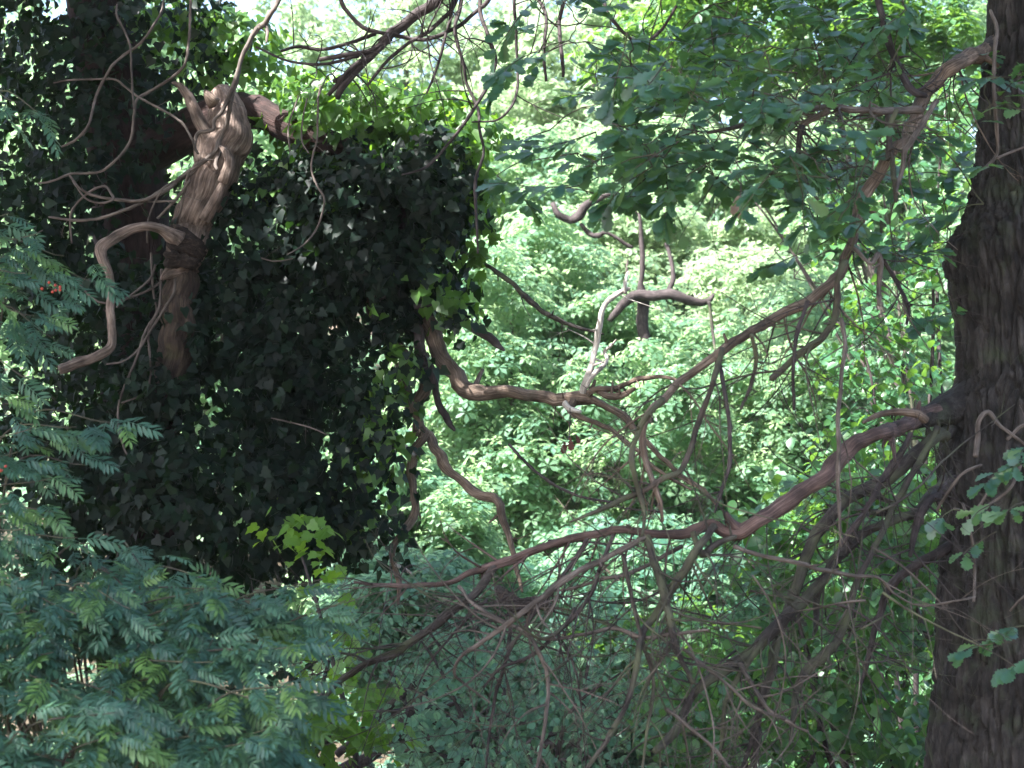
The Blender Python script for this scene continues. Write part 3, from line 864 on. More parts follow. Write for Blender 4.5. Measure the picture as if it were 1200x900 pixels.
limb(dead, "bough", [(485, 300, 12, 10.3), (440, 350, 12, 10.3), (455, 385, 10, 10.2), (463, 400, 9, 10.2), (470, 412, 9, 10.2), (478, 421, 9.5, 10.2), (492, 432, 9, 10.2), (499, 447, 8.5, 10.2), (497, 460, 9, 10.2), (487, 472, 9, 10.2), (478, 477, 6, 10.2)], 10.2, mat=M_DEAD, sides=14, fine=.08)

# snapped stub with hollow
STUB = limb(dead, "snapped_stub", [(214, 318, 20, 9.90), (217, 300, 25, 9.86), (224, 268, 27, 9.9), (231, 247, 25.5, 9.88), (243, 225, 29, 9.87), (252, 204, 31, 9.87), (262, 178, 34, 9.9), (268, 157, 33, 9.92), (266, 135, 26, 9.95), (260, 116, 20, 9.97), (256, 108, 15, 9.98)],
     9.9, mat=M_STUB, sides=60, fine=.16, lump=.035, tip=False, step=.011, label="pale snapped dead stub with a hollow knot", wob=.1)
limb(dead, "stub_base", [(184, 500, 18, 10.3), (193, 462, 20, 10.0), (200, 425, 21, 9.86), (207, 383, 21, 9.80), (212, 345, 21, 9.80), (216, 312, 20, 9.86), (222, 290, 18, 9.95)], 9.9, mat=M_BASE, sides=50, fine=.22, lump=.1, tip=False, step=.012)
limb(dead, "splinter", [(246, 172, 14, 9.82), (236, 150, 10, 9.8), (228, 130, 8, 9.8), (219, 112, 6.5, 9.8), (210, 99, 4, 9.8), (202, 97, 1.5, 9.8)], 9.8, mat=M_STUB, sides=16, fine=.2)
limb(dead, "splinter", [(252, 122, 10, 9.78), (243, 112, 6, 9.78), (240, 106, 2, 9.78)], 9.78, mat=M_DEAD, sides=10, fine=.15)
for pts in [[(232, 296, 15, 9.78), (222, 290, 17, 9.70), (212, 286, 16, 9.66), (203, 287, 11, 9.62), (196, 284, 5, 9.6)],
            [(226, 306, 13, 9.78), (214, 304, 13, 9.70), (203, 305, 10, 9.66), (194, 310, 5, 9.63)],
            [(218, 274, 9, 9.72), (207, 273, 9, 9.66), (196, 274, 7, 9.62)], [(206, 296, 6, 9.62), (200, 300, 6, 9.6), (192, 296, 3, 9.59)]]:
    limb(dead, "rotten_knot", pts, 9.7, mat=M_ROT, sides=30, fine=.5, lump=.25, tip=False, wob=.1)
for pts in [[(218, 318, 13, 9.82), (206, 318, 12, 9.74), (196, 321, 8, 9.70), (190, 326, 3, 9.68)], [(263, 215, 8, 9.66), (268, 196, 7, 9.64), (266, 180, 6, 9.66), (258, 172, 3, 9.68)], [(240, 258, 8, 9.68), (250, 240, 8, 9.66), (258, 224, 7, 9.65), (264, 210, 4, 9.66)]]:
    limb(dead, "bark_ridge", pts, 9.7, mat=M_STUB, sides=16, fine=.3, lump=.2, wob=.1)
limb(dead, "hooked_limb", [(206, 282, 14, 9.62), (192, 270, 8, 9.55), (176, 266, 6.5, 9.5), (160, 267, 6.5, 9.48), (143, 273, 7, 9.45), (130, 281, 7.5, 9.43), (118, 293, 8, 9.42), (121, 306, 7, 9.4), (128, 322, 6, 9.4), (130, 340, 5.6, 9.4), (130, 367, 5.6, 9.38), (131, 392, 5.6, 9.37), (129, 408, 6, 9.36), (112, 418, 6.2, 9.33), (92, 426, 7, 9.3), (70, 432, 7.4, 9.27)], 9.4,
     mat=M_STUB, sides=16, fine=.2, lump=.12, tip=False, step=.014, label="pale hooked dead limb bending down and left")

DB = [
 ("dead_branch", [(500, 372, 13), (513, 397, 13.5), (523, 423, 14), (533, 441, 14.5), (545, 454, 14), (563, 462, 12), (593, 461, 10), (627, 465, 10), (660, 468, 9.5), (678, 467, 11.5), (690, 468, 9), (707, 473, 6), (730, 487, 6), (743, 503, 5.2), (767, 528, 4.4), (797, 557, 4), (825, 575, 3.4), (840, 592, 2)], 10.2, 9.8, M_DEAD, 18, 4),
 ("sunlit_branch", [(683, 470, 8), (683, 457, 6), (692, 433, 5.2), (697, 410, 5), (702, 387, 5), (707, 363, 5), (713, 352, 4.5), (725, 343, 4), (737, 338, 3)], 9.95, 9.9, M_DEADPALE, 12, 2),
 ("sunlit_branch", [(733, 344, 3), (732, 331, 3), (736, 318, 1.5)], 9.9, 9.9, M_DEADPALE, 8, 0),
 ("sunlit_branch", [(687, 455, 4), (697, 437, 4), (711, 423, 3.2), (709, 413, 3), (717, 405, 2.5), (722, 398, 1)], 9.9, 9.85, M_DEADPALE, 8, 0),
 ("sunlit_branch", [(690, 462, 6), (700, 456, 5), (720, 456, 4.6), (735, 450, 4.2), (750, 444, 3.8), (777, 442, 3.2), (797, 447, 2)], 9.95, 9.7, M_DEAD, 10, 2),
 ("sunlit_branch", [(700, 458, 5), (712, 463, 6), (722, 465, 5.5), (733, 462, 4.5), (743, 456, 3)], 9.9, 9.7, M_DEAD, 10, 0),
 ("dead_branch", [(672, 470, 7), (667, 480, 5.5), (683, 490, 4.4), (703, 498, 4), (720, 506, 4), (742, 524, 3.6), (756, 538, 3.2), (772, 552, 3), (810, 575, 2)], 9.95, 9.6, M_DEAD, 9, 3),
 ("broken_spur", [(660, 471, 6), (668, 479, 5), (680, 482, 3)], 9.88, 9.84, M_DEADPALE, 8, 0),
 ("dead_branch", [(468, 425, 8), (471, 440, 7.5), (475, 452, 7.5), (478, 467, 9), (484, 480, 8.5), (488, 490, 8), (492, 506, 10.5), (494, 511, 9), (489, 522, 7.5), (485, 536, 7.5), (483, 560, 7), (486, 583, 6.5), (485, 600, 6.5), (480, 612, 7), (467, 628, 6.2), (460, 645, 5.6), (461, 660, 5), (468, 680, 4.4), (467, 707, 2.5)], 10.2, 9.9, M_DEAD, 14, 2),
 ("dead_branch", [(493, 507, 9), (500, 513, 9), (510, 528, 7.5), (514, 538, 8.5), (520, 546, 9.5), (530, 554, 7.6), (543, 562, 7.2), (557, 576, 7.2), (570, 583, 7.4), (580, 585, 7.5), (587, 592, 6.8), (589, 610, 5.8), (597, 632, 5), (603, 657, 4.4), (612, 693, 2)], 10.1, 9.7, M_DEAD, 14, 2),
 ("dead_branch", [(490, 385, 10), (495, 405, 9.5), (501, 425, 8), (507, 445, 6.6), (511, 462, 6), (516, 480, 6), (524, 493, 5), (533, 504, 2.5)], 10.12, 10.0, M_DARKTWIG, 12, 0),
 ("dead_branch", [(486, 360, 5), (520, 358, 5), (532, 368, 5.5), (546, 381, 6), (556, 388, 6), (572, 396, 7.5), (582, 402, 7), (591, 410, 2)], 10.1, 9.9, M_DARKTWIG, 10, 0),
 ("dead_branch", [(540, 296, 4), (563, 307, 3.6), (576, 314, 3.6), (593, 327, 4), (610, 341, 4.6), (627, 357, 4.6), (647, 370, 4), (673, 382, 3.2), (707, 392, 1.8)], 10.2, 9.9, M_MOSSY, 9, 2),
 ("broken_spur", [(485, 535, 4), (475, 523, 3), (470, 520, 2)], 10.0, 9.95, M_DEADPALE, 6, 0),
 ("broken_spur", [(467, 622, 4), (455, 620, 3), (442, 618, 2)], 9.9, 9.85, M_DEADPALE, 6, 0),
 ("broken_spur", [(464, 662, 3.5), (475, 668, 3), (482, 672, 2)], 9.9, 9.85, M_DEADPALE, 6, 0),
 ("dead_branch", [(597, 521, 2.4), (610, 535, 2.6), (640, 562, 2.6), (675, 580, 2.4), (716, 588, 2)], 9.6, 9.3, M_DARKTWIG, 6, 2),
]
for nm, pts, d1, d2, m, sd, tw in DB:
    limb(dead, nm, [(a, b, c * .84) for a, b, c in pts], d1, d2, m, sides=sd, fine=.16 if sd > 7 else 0, lump=.2, twig=tw, tl=(.12, .35), lev=1, wob=.5, snags=3 if sd > 8 else 0, frac=(.4, 1))

# the high limb whose thin dead ends hang into the top of the picture
mb = MB()
tube(mb, [at(95, -220, 10.7), at(220, -330, 10.2), at(380, -250, 9.7), at(520, -120, 9.3), at(640, -60, 9.0), at(760, -70, 8.8)], [.17, .13, .10, .075, .05, .03], 14, .12, step=.08)
mb.build("bough", M_DARKTWIG, dead)
OV = [
 ([(395, 115, 4), (400, 103, 5), (420, 80, 5), (443, 57, 6), (455, 44, 7), (467, 34, 7), (485, 20, 7.5), (500, 8, 8), (520, -10, 8), (545, -70, 9)], 8),
 ([(385, 112, 3), (408, 84, 3.5), (430, 66, 3.5), (450, 52, 4), (458, 46, 4)], 3),
 ([(375, 70, 3), (400, 66, 3.5), (433, 60, 4), (450, 50, 4)], 4),
 ([(398, -10, 3), (403, 7, 3), (423, 30, 3), (445, 38, 3), (467, 42, 3), (490, 46, 3), (510, 43, 3), (530, 35, 3), (543, 27, 3), (560, 12, 3), (575, -5, 3.4), (600, -70, 4)], 8),
 ([(390, 95, 3), (400, 90, 3), (433, 70, 3), (455, 45, 3)], 3),
 ([(470, 205, 1.2), (490, 200, 1.6), (503, 193, 2), (527, 167, 2.2), (547, 140, 2.4), (567, 107, 2.6), (580, 73, 3), (573, 43, 3), (563, 10, 3), (566, -60, 4)], 5),
 ([(560, 297, 1.5), (558, 253, 2), (557, 213, 2.4), (567, 180, 2), (562, 150, 2), (560, 127, 2.2), (547, 100, 2.2), (543, 77, 2.4), (533, 33, 2.6), (540, 5, 3), (550, -70, 3.5)], 4),
 ([(553, 143, 1.2), (583, 140, 1.6), (600, 123, 2), (607, 97, 2), (605, 50, 2.2), (603, 0, 2.5), (603, -70, 3)], 4),
 ([(660, 90, 2), (660, 80, 2.6), (655, 33, 3), (660, 0, 3), (668, -70, 3.5)], 4),
 ([(793, 7, 2), (773, 37, 2.4), (750, 50, 2.6), (720, 27, 2.6), (707, 0, 3), (700, -70, 3.5)], 5),
 ([(640, 95, 2), (637, 60, 2.4), (640, 20, 2.6), (630, -8, 3), (628, -70, 3)], 5),
 ([(430, 100, 2), (455, 70, 2.4), (480, 50, 2.6), (510, 30, 3), (535, 0, 3), (545, -65, 3)], 9),
 ([(500, 110, 1.6), (512, 80, 2), (520, 50, 2.2), (530, 10, 2.6), (540, -65, 3)], 9),
 ([(330, 60, 2), (350, 55, 2.4), (380, 58, 2.6), (410, 50, 2.6), (440, 40, 3)], 9),
 ([(300, 55, 1.6), (340, 72, 1.8), (380, 75, 2.2), (420, 66, 2.6)], 9),
]
for pts, tw in OV:
    limb(dead, "hanging_twig", pts, 9.2, 9.2, M_DARKTWIG, sides=8, lump=.12, twig=max(2, int(tw * .7)), tl=(.25, .7), tr=.5, lev=2, droop=.07, wob=.3, frac=(.05, .9), kids=2)

for e in [(-4.6, 5.0, 7.0), (-3.2, 7.2, 7.1), (-3.7, 10.8, 7.4), (-5.6, 8.0, 7.2)]:  # unseen boughs added to carry the shading canopy
    mb = MB()
    s = at(105, -60, 10.8); e = np.array(e)
    tube(mb, [s, s * .55 + e * .45 + [0, 0, .35], e], [.14, .09, .03], 8, .1, step=.2)
    mb.build("bough", M_IVYTRUNK, dead)
# dry climbing stems hanging on the stub (the ivy's old stems)
ivy = thing("ivy", "dense dark green ivy draped over the old dead tree with pale dry hanging stems", "ivy", gp(at(200, 700, 10.2)[0] + .5, 10.0))
VN = [
 [(345, -60, 5), (327, -2, 4.6), (318, 15, 4.6), (310, 27, 4.6), (300, 34, 4.2), (290, 52, 3.8), (281, 75, 3.8), (275, 95, 3.8), (263, 127, 3.6), (251, 142, 3.6), (250, 152, 3.6), (233, 156, 3.4), (228, 172, 3), (232, 180, 2.4)],
 [(310, 28, 4), (300, 36, 4.2), (291, 52, 4.2), (283, 70, 4.2), (277, 95, 4.2), (271, 120, 4.2), (266, 145, 4), (258, 162, 4), (252, 178, 4), (238, 190, 4), (213, 207, 4), (198, 221, 4), (180, 230, 3.6), (160, 235, 3.2), (133, 233, 3), (108, 228, 2.6), (93, 220, 2.2), (82, 206, 1.8)],
 [(312, 30, 3.4), (313, 40, 3.2), (312, 50, 1.6)],
 [(256, 165, 4), (257, 180, 3.6), (253, 192, 3.4), (255, 199, 2.6)],
 [(250, 180, 3.6), (235, 193, 3.6), (222, 205, 3.4), (205, 213, 3.2), (190, 222, 3), (170, 235, 3), (143, 247, 3), (125, 253, 2.8), (110, 257, 2.8), (85, 258, 2.6), (57, 254, 1.8)],
 [(223, -20, 2.6), (223, 10, 2.6), (222, 35, 2.6), (219, 67, 2.6), (212, 82, 2.8), (192, 98, 2.8), (170, 110, 2.8), (160, 118, 2.6), (157, 135, 2.6), (153, 163, 2.6), (140, 183, 2.6), (120, 200, 2.4), (100, 203, 2.2), (83, 204, 2.2), (60, 213, 2), (45, 215, 1.6)],
 [(193, -20, 2), (190, 10, 2), (180, 30, 2.2), (165, 50, 2.4), (147, 63, 2.4), (134, 74, 2.4), (127, 84, 2.4), (118, 100, 2.4), (112, 115, 2.4), (108, 130, 2.4), (103, 148, 2.4), (90, 163, 2.4), (73, 172, 2)],
 [(63, 97, 1.4), (80, 94, 1.6), (100, 93, 1.8), (133, 93, 2), (147, 102, 2), (160, 112, 2.2), (187, 127, 2.2), (205, 138, 2.2), (215, 146, 2.2), (225, 163, 2), (229, 177, 1.6)],
 [(137, 5, 1.6), (137, 18, 2), (146, 36, 2), (153, 57, 2), (155, 100, 2), (157, 127, 1.8)],
 [(84, 285, 1.6), (82, 268, 1.8), (84, 248, 2), (97, 231, 2), (110, 222, 2.2), (123, 218, 2.2), (130, 227, 2.4), (132, 234, 2.2), (118, 238, 2), (100, 232, 1.8), (85, 212, 1.6)],
 [(173, 285, 1.6), (173, 262, 1.8), (180, 240, 1.8), (190, 222, 1.8)],
 [(185, 256, 2.6), (197, 243, 2.6), (208, 232, 2.8), (222, 212, 3)],
 [(208, 262, 2.2), (213, 240, 2.4), (218, 215, 2.6), (222, 200, 2.4)],
 [(150, 235, 2), (165, 236, 2), (185, 236, 2), (203, 236, 1.6)],
 [(177, 296, 2), (178, 325, 2), (181, 350, 2.2), (184, 365, 2.6), (175, 380, 2.6), (167, 397, 2.4), (160, 420, 2.2), (147, 450, 2.2), (139, 475, 2), (139, 500, 2), (143, 517, 2), (150, 534, 1.8), (167, 540, 1.5)],
 [(189, 315, 2.2), (188, 345, 2.2), (186, 362, 2.2), (178, 378, 2.2), (174, 392, 2.2), (175, 412, 2.2), (177, 433, 2), (172, 457, 1.8), (160, 466, 1.6), (143, 472, 1.4)],
 [(205, 318, 2.4), (204, 340, 2.4), (194, 360, 2.4), (183, 377, 2.4), (172, 395, 2.2), (160, 412, 2.2), (143, 424, 2), (125, 427, 1.4)],
 [(201, 319, 2.2), (185, 333, 2.2), (168, 343, 2.2), (143, 352, 2.2), (120, 355, 2), (106, 347, 1.8), (97, 337, 1.6), (91, 328, 1.2)],
 [(182, 310, 2), (176, 326, 2), (160, 341, 2), (143, 354, 2), (137, 360, 1.6)],
 [(376, 100, 1.6), (373, 117, 1.8), (372, 160, 1.8), (367, 180, 1.8), (365, 200, 1.8), (372, 218, 1.8), (380, 233, 1.8), (377, 253, 1.8), (370, 270, 1.8), (356, 287, 1.6), (337, 298, 1.2)],
 [(350, 112, 1.4), (346, 125, 1.6), (339, 143, 1.6), (338, 160, 1.6), (340, 177, 1.2)],
 [(360, 115, 1.4), (355, 140, 1.6), (354, 165, 1.6), (362, 180, 1.2)],
 [(300, 300, 1.2), (320, 306, 1.5), (343, 303, 1.2)],
 [(318, 490, 1.2), (335, 494, 1.4), (360, 500, 1.4), (385, 510, 1)],
]
for pts in VN:
    dd = 9.75 if pts[0][0] < 330 or pts[0][1] < 40 else 9.6
    if max(p[0] for p in pts) < 200 and pts[-1][1] < 230: dd = 9.7
    limb(ivy, "dry_stem", [(a, b, c * .78) for a, b, c in pts], dd, dd - .15, M_VINE, sides=8, lump=.2, wander=.06, twig=1, tl=(.08, .2), lev=0, wob=.35)

ip = []; ia = []; inn = []; isc = []


def ivy_blob(px, py, rx, ry, D, rd, n, tail=None, size=(.045, .085)):
    n = int(n * 1.25)
    c = at(px, py, D); s = PX * D
    d = unit(RNG.normal(size=(n, 3)))
    d[:, 1] = -np.abs(d[:, 1]) * np.where(RNG.random(n) < .86, 1, -1)
    r = RNG.uniform(.55, 1.0, n) ** .6
    lump = np.array([1 + .22 * noise.noise(Vector(q * 3.3 + c * 2)) for q in d])
    pos = c + d * np.array([rx * s, rd, ry * s]) * (r * lump)[:, None]
    hol = np.array([noise.noise(Vector(q * 2.3)) + .6 * noise.noise(Vector(q * 5.1)) for q in pos])
    pos = pos - d * np.array([rx * s, rd, ry * s]) * np.clip(-hol - .05, 0, .5)[:, None] * 1.5
    dn = unit(d * np.array([1, 1.2, .8]))
    ax = unit(np.array([0, -.15, -.9]) + dn * .35 + RNG.normal(0, .6, (n, 3)))
    nn = unit(dn + np.array([0, -.1, .6]) + RNG.normal(0, .55, (n, 3)))
    ip.append(pos); ia.append(ax); inn.append(nn); isc.append(RNG.uniform(*size, n))


for b in [(120, 40, 190, 120, 10.6, .8, 1300), (-20, 250, 160, 200, 10.3, .8, 900), (60, 300, 120, 130, 10.5, .6, 700), (150, 450, 200, 170, 10.3, .8, 1700), (300, 330, 150, 150, 10.4, .7, 1500),
          (430, 255, 140, 105, 10.2, .7, 1500), (505, 220, 75, 80, 10.1, .6, 620), (475, 320, 85, 66, 10.2, .6, 620), (360, 450, 105, 130, 10.3, .7, 1100),
          (425, 500, 48, 110, 10.2, .5, 420), (220, 590, 200, 110, 10.1, .8, 1500), (340, 600, 100, 90, 10.1, .6, 700), (40, 560, 150, 160, 10.0, .7, 900), (415, 610, 35, 60, 10.1, .4, 160), (452, 550, 55, 110, 10.0, .5, 90), (485, 430, 45, 60, 10.0, .3, 55), (440, 640, 60, 40, 10.0, .4, 50), (540, 380, 40, 30, 10.0, .3, 26),
          (470, 380, 40, 30, 10.25, .35, 130), (196, 455, 50, 40, 9.75, .25, 90), (230, 400, 25, 50, 9.75, .2, 40), (110, 150, 110, 110, 10.35, .35, 520), (100, 260, 90, 90, 10.2, .3, 300), (200, 480, 60, 70, 10.1, .3, 220), (430, 255, 125, 95, 10.5, .35, 1100), (300, 340, 140, 140, 10.7, .4, 1200), (170, 480, 190, 150, 10.7, .4, 1300), (350, 480, 90, 120, 10.6, .4, 700), (240, 600, 180, 90, 10.6, .4, 800), (110, 120, 180, 130, 11, .4, 900), (510, 235, 60, 80, 10.4, .3, 420), (480, 320, 75, 60, 10.5, .3, 400), (160, 760, 220, 130, 10.0, .8, 900), (330, 215, 120, 60, 10.6, .4, 420)]:
    ivy_blob(*b)
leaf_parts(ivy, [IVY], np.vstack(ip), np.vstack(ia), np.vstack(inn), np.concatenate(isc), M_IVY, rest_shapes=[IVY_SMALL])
# young shoots, backlit glow put into their colour, along the top of the bough and down the right hand edge
ip = []; ia = []; inn = []; isc = []
for b in [(440, 148, 150, 52, 10.15, .5, 820), (545, 170, 60, 48, 10.05, .4, 260), (270, 70, 90, 60, 10.7, .5, 380), (190, 30, 90, 50, 10.8, .5, 220), (370, 110, 60, 30, 10.4, .3, 90), (566, 220, 26, 90, 10.05, .3, 90), (560, 300, 30, 40, 10.05, .3, 70), (530, 360, 34, 40, 10.0, .3, 60), (330, 225, 90, 40, 10.3, .5, 60),
          (500, 340, 70, 70, 10.0, .4, 40), (460, 480, 45, 90, 10.1, .4, 80), (330, 600, 70, 40, 10.4, .5, 70), (430, 560, 45, 90, 10.1, .4, 80), (480, 430, 30, 30, 10.05, .3, 22)]:
    ivy_blob(*b, size=(.055, .09))
mb = MB()
scatter(mb, IVY_SMALL, np.vstack(ip), np.vstack(ia), np.vstack(inn), np.concatenate(isc))
o = mb.build("young_backlit_foliage", M_IVYNEW, ivy, 'stuff'); o['label'] = "young ivy shoots coloured backlit yellow-green along the bough"

# unseen leaf canopy added off-frame, upper left, to keep the foreground in shade
mb = MB()
cloud((-5.0, 9.2, 7.4), (1.4, 1.5, .6), 46, .6, 34, ROS_FAR2, mb, .15, cull=None)
cloud((-4.3, 5.6, 7.1), (2.7, 3.3, .9), 250, .7, 36, ROS_FAR2, mb, .15, cull=None)
cloud((-3.7, 10.8, 7.5), (1.6, 1.2, .6), 22, .55, 34, ROS_FAR2, mb, .15, cull=None)
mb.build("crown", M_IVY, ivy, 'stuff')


# ------------------------------------------------------------------ rowans lower left
def rowan(label, base, sprigs, group=None, berries=()):
    t = thing("rowan_tree", label, "tree", base, group or "rowans in the left foreground")
    fp = []; fa = []; fn = []; fs = []
    mb = MB()
    root = np.array(base)
    for (px, py, D, dx, dz, L, n) in sprigs:
        tip = at(px, py, D)
        d = unit(np.array([dx, -.5, dz]))
        st = tip - d * L
        mid = root * .35 + st * .65 + np.array([0, .25, .1])
        mb = MB()
        tube(mb, [root + RNG.normal(0, .05, 3) * [1, 1, 0], root * .7 + st * .3 + np.array([0, .2, .2]), mid, st, tip], [.012, .009, .007, .0045, .002], 6, .1, step=.05)
        mb.build("stem", M_TWIG, t)
        for k in range(n):
            f = RNG.uniform(.15, 1.0)
            p = st + (tip - st) * f + RNG.normal(0, .025, 3)
            side = unit(np.cross(d, [0, 0, 1])) * (1 if k % 2 else -1)
            ax = unit(d * RNG.uniform(.3, 1.0) + side * RNG.uniform(.15, 1.0) + np.array([0, -.3, RNG.uniform(-.55, .05)]))
            nn = unit(np.array([0, -.62, .78]) + RNG.normal(0, .25, 3))
            fp.append(p); fa.append(ax); fn.append(nn); fs.append(RNG.uniform(.105, .18))
    leaf_parts(t, FRONDS, fp, fa, fn, fs, M_ROWAN)
    for bp in berries:
        c = at(*bp[:3])
        e = bpy.data.objects.new("berry_cluster", None); COL.objects.link(e)
        e.parent = t; e.location = c - root; e.empty_display_size = .02
        ROOT[e] = c
        for k in range(bp[3]):
            p = c + RNG.normal(0, 1, 3) * [.018, .012, .010]
            mb = MB()
            u = np.linspace(0, np.pi, 5); v_ = np.linspace(0, 2 * np.pi, 8, endpoint=False)
            Vv = np.array([[math.sin(a) * math.cos(b), math.sin(a) * math.sin(b), math.cos(a)] for a in u for b in v_]) * .0062 + p
            i, j = np.meshgrid(np.arange(4), np.arange(8), indexing='ij')
            mb.add(Vv, None, np.stack([i * 8 + j, (i + 1) * 8 + j, (i + 1) * 8 + (j + 1) % 8, i * 8 + (j + 1) % 8], -1).reshape(-1, 4))
            mb.build("berry", M_BERRY, e)
    return t


def sprigs_in(poly, n, D0, D1, nf=(7, 11)):
    out = []
    poly = np.array(poly, float)
    lo, hi = poly.min(0), poly.max(0)
    while len(out) < n:
        x, y = RNG.uniform(lo[0], hi[0]), RNG.uniform(lo[1], hi[1])
        ins = False; j = len(poly) - 1
        for i in range(len(poly)):
            if (poly[i, 1] > y) != (poly[j, 1] > y) and x < (poly[j, 0] - poly[i, 0]) * (y - poly[i, 1]) / (poly[j, 1] - poly[i, 1]) + poly[i, 0]:
                ins = not ins
            j = i
        if ins:
            f = (y - 560) / 340
            out.append((x, y, D1 + (D0 - D1) * min(1, max(0, f)) + RNG.uniform(-.25, .25), RNG.uniform(.1, 1.0), RNG.uniform(-.25, .45), RNG.uniform(.3, .55), int(RNG.integers(*nf))))
    return out


rowan("leafy green rowan filling the bottom left corner with feathery drooping leaves", gp(-1.7, 6.4),
      sprigs_in([(-90, 640), (60, 645), (170, 650), (265, 672), (335, 700), (378, 658), (412, 690), (395, 760), (368, 800), (350, 870), (345, 960), (-90, 960)], 128, 5.6, 7.0, (12, 17)))
rowan("taller rowan at the left edge hanging over the hooked dead limb with red berries", gp(-2.65, 6.9),
      [(75, 300, 6.9, .9, -.1, .45, 9), (110, 330, 6.9, .9, -.2, .5, 8), (50, 270, 6.8, .6, .2, .5, 9), (30, 320, 6.7, .8, 0, .5, 9), (40, 370, 6.7, .9, -.1, .5, 9), (10, 250, 6.8, .7, .2, .4, 8),
       (20, 400, 6.7, .8, -.2, .5, 8), (60, 395, 6.9, .8, -.3, .4, 6), (0, 350, 6.6, .8, .1, .4, 9), (35, 445, 6.8, .7, -.2, .4, 6), (5, 300, 6.7, .6, .2, .5, 9), (70, 340, 6.8, .9, -.1, .4, 7), (60, 140, 7.0, 1, -.3, .4, 5), (20, 120, 7.0, .8, -.2, .4, 5)],
      berries=[(62, 337, 6.55, 7)])
rowan("small rowan shoot arching in front of the ivy left of the dark hollow", gp(-2.5, 6.5),
      [(130, 495, 6.8, 1, -.05, .5, 8), (90, 500, 6.7, .9, .1, .45, 8), (60, 560, 6.6, .8, .2, .5, 9), (20, 530, 6.6, .8, .2, .5, 9), (70, 600, 6.5, .9, 0, .5, 9), (10, 590, 6.5, .8, .1, .5, 9), (40, 500, 6.6, .7, .3, .4, 8),
       (100, 545, 6.7, 1, 0, .4, 6), (20, 470, 6.7, .7, .2, .4, 7), (30, 620, 6.4, .8, .1, .5, 9), (90, 630, 6.5, .9, .1, .4, 8), (-10, 640, 6.4, .8, .1, .4, 9), (150, 640, 6.7, .9, .1, .4, 5)],
      berries=[(2, 549, 6.3, 4)])

# ------------------------------------------------------------------ saplings and shrubs at middle distance
def leafy_shrub(name, label, cat, base, blobs, shape, mat, size, stems, stem_tops, group=None, limit=300, smat=None):
    """blobs: (px, py, rx, ry, D, depth, n)"""
    t = thing(name, label, cat, base, group)
    p_ = []; a_ = []; n_ = []; s_ = []
    for (px, py, rx, ry, D, rd, n) in blobs:
        c = at(px, py, D); s = PX * D
        k = max(4, n // 16)
        cc = unit(RNG.normal(size=(k, 3))) * (RNG.uniform(0, 1, (k, 1)) ** .42) * np.array([rx * s, rd, ry * s]) + c
        w = RNG.integers(0, k, n)
        pos = cc[w] + RNG.normal(0, 1, (n, 3)) * np.array([.10, .10, .05])
        n_.append(unit(np.array([0, -.35, .85]) + RNG.normal(0, .38, (n, 3))))
        d = unit(RNG.normal(size=(n, 3))) * np.array([1, 1, .25]) + np.array([0, -.1, -.45])
        p_.append(pos); a_.append(unit(d)); s_.append(RNG.uniform(size * .7, size * 1.25, n))
    for (px, py, D) in stem_tops:
        mb = MB()
        e = at(px, py, D); b = np.array(base) + RNG.normal(0, .12, 3) * [1, 1, 0]
        tube(mb, [b, b * .6 + e * .4 + RNG.normal(0, .12, 3), e * .8 + b * .2 + RNG.normal(0, .1, 3), e], [.022, .018, .012, .005], 7, .12, step=.12)
        for q in range(4):
            f = RNG.uniform(.35, .95)
            grow(mb, b + (e - b) * f, RNG.normal(size=3) + [0, 0, .4], RNG.uniform(.4, .9), .006, 1, .02, .2, 5, 3)
        mb.build("stem", smat or M_DARKTWIG, t)
    leaf_parts(t, [shape], np.vstack(p_), np.vstack(a_), np.vstack(n_), np.concatenate(s_), mat, limit=limit)
    return t


leafy_shrub("sycamore_sapling", "sycamore sapling with broad yellow-green lobed leaves between rowan and dead branches", "sapling", gp(at(400, 800, 8.3)[0], 8.3),
            [(395, 860, 55, 70, 8.3, .35, 190), (360, 920, 60, 60, 8.2, .35, 100), (390, 730, 34, 70, 8.4, .3, 80), (345, 630, 40, 34, 9.0, .3, 46), (355, 860, 40, 40, 8.2, .3, 60)],
            IVY, M_LIME, .08, 3, [(400, 760, 8.4), (350, 640, 8.9), (380, 840, 8.3)])
leafy_shrub("hazel_shrub", "broad hazel shrub with glossy mid green leaves beside the foot of the furrowed trunk", "shrub", gp(at(1020, 800, 9.6)[0], 9.6),
            [(1010, 560, 110, 70, 9.8, .6, 330), (1050, 640, 80, 90, 9.6, .6, 420), (960, 700, 110, 100, 9.7, .7, 620), (1040, 760, 80, 100, 9.5, .6, 480), (930, 820, 140, 90, 9.5, .7, 620), (1040, 870, 80, 80, 9.3, .6, 360), (880, 640, 70, 50, 9.8, .5, 130), (830, 760, 70, 60, 9.9, .5, 130), (820, 870, 90, 60, 9.5, .6, 260)],
            OVATE, M_HAZEL, .088, 5, [(1010, 560, 9.8), (1050, 640, 9.6), (960, 690, 9.7), (1040, 760, 9.5), (900, 800, 9.5), (870, 650, 9.9)])
leafy_shrub("beech_sapling", "young beech with bright green leaves left of the trunk's burl", "sapling", gp(at(1075, 800, 11.2)[0], 11.2),
            [(1075, 330, 70, 110, 11.2, .7, 420), (1080, 190, 60, 90, 11.2, .7, 260), (1060, 440, 70, 80, 11.2, .7, 330), (1010, 400, 50, 60, 11.0, .5, 130), (980, 250, 60, 60, 11.4, .6, 160), (1130, 120, 60, 80, 11.4, .6, 200), (1010, 510, 70, 50, 11.0, .5, 210)],
            OVATE, M_HAZEL, .085, 4, [(1075, 200, 11.2), (1060, 420, 11.2), (1010, 400, 11.0), (1110, 110, 11.4)])

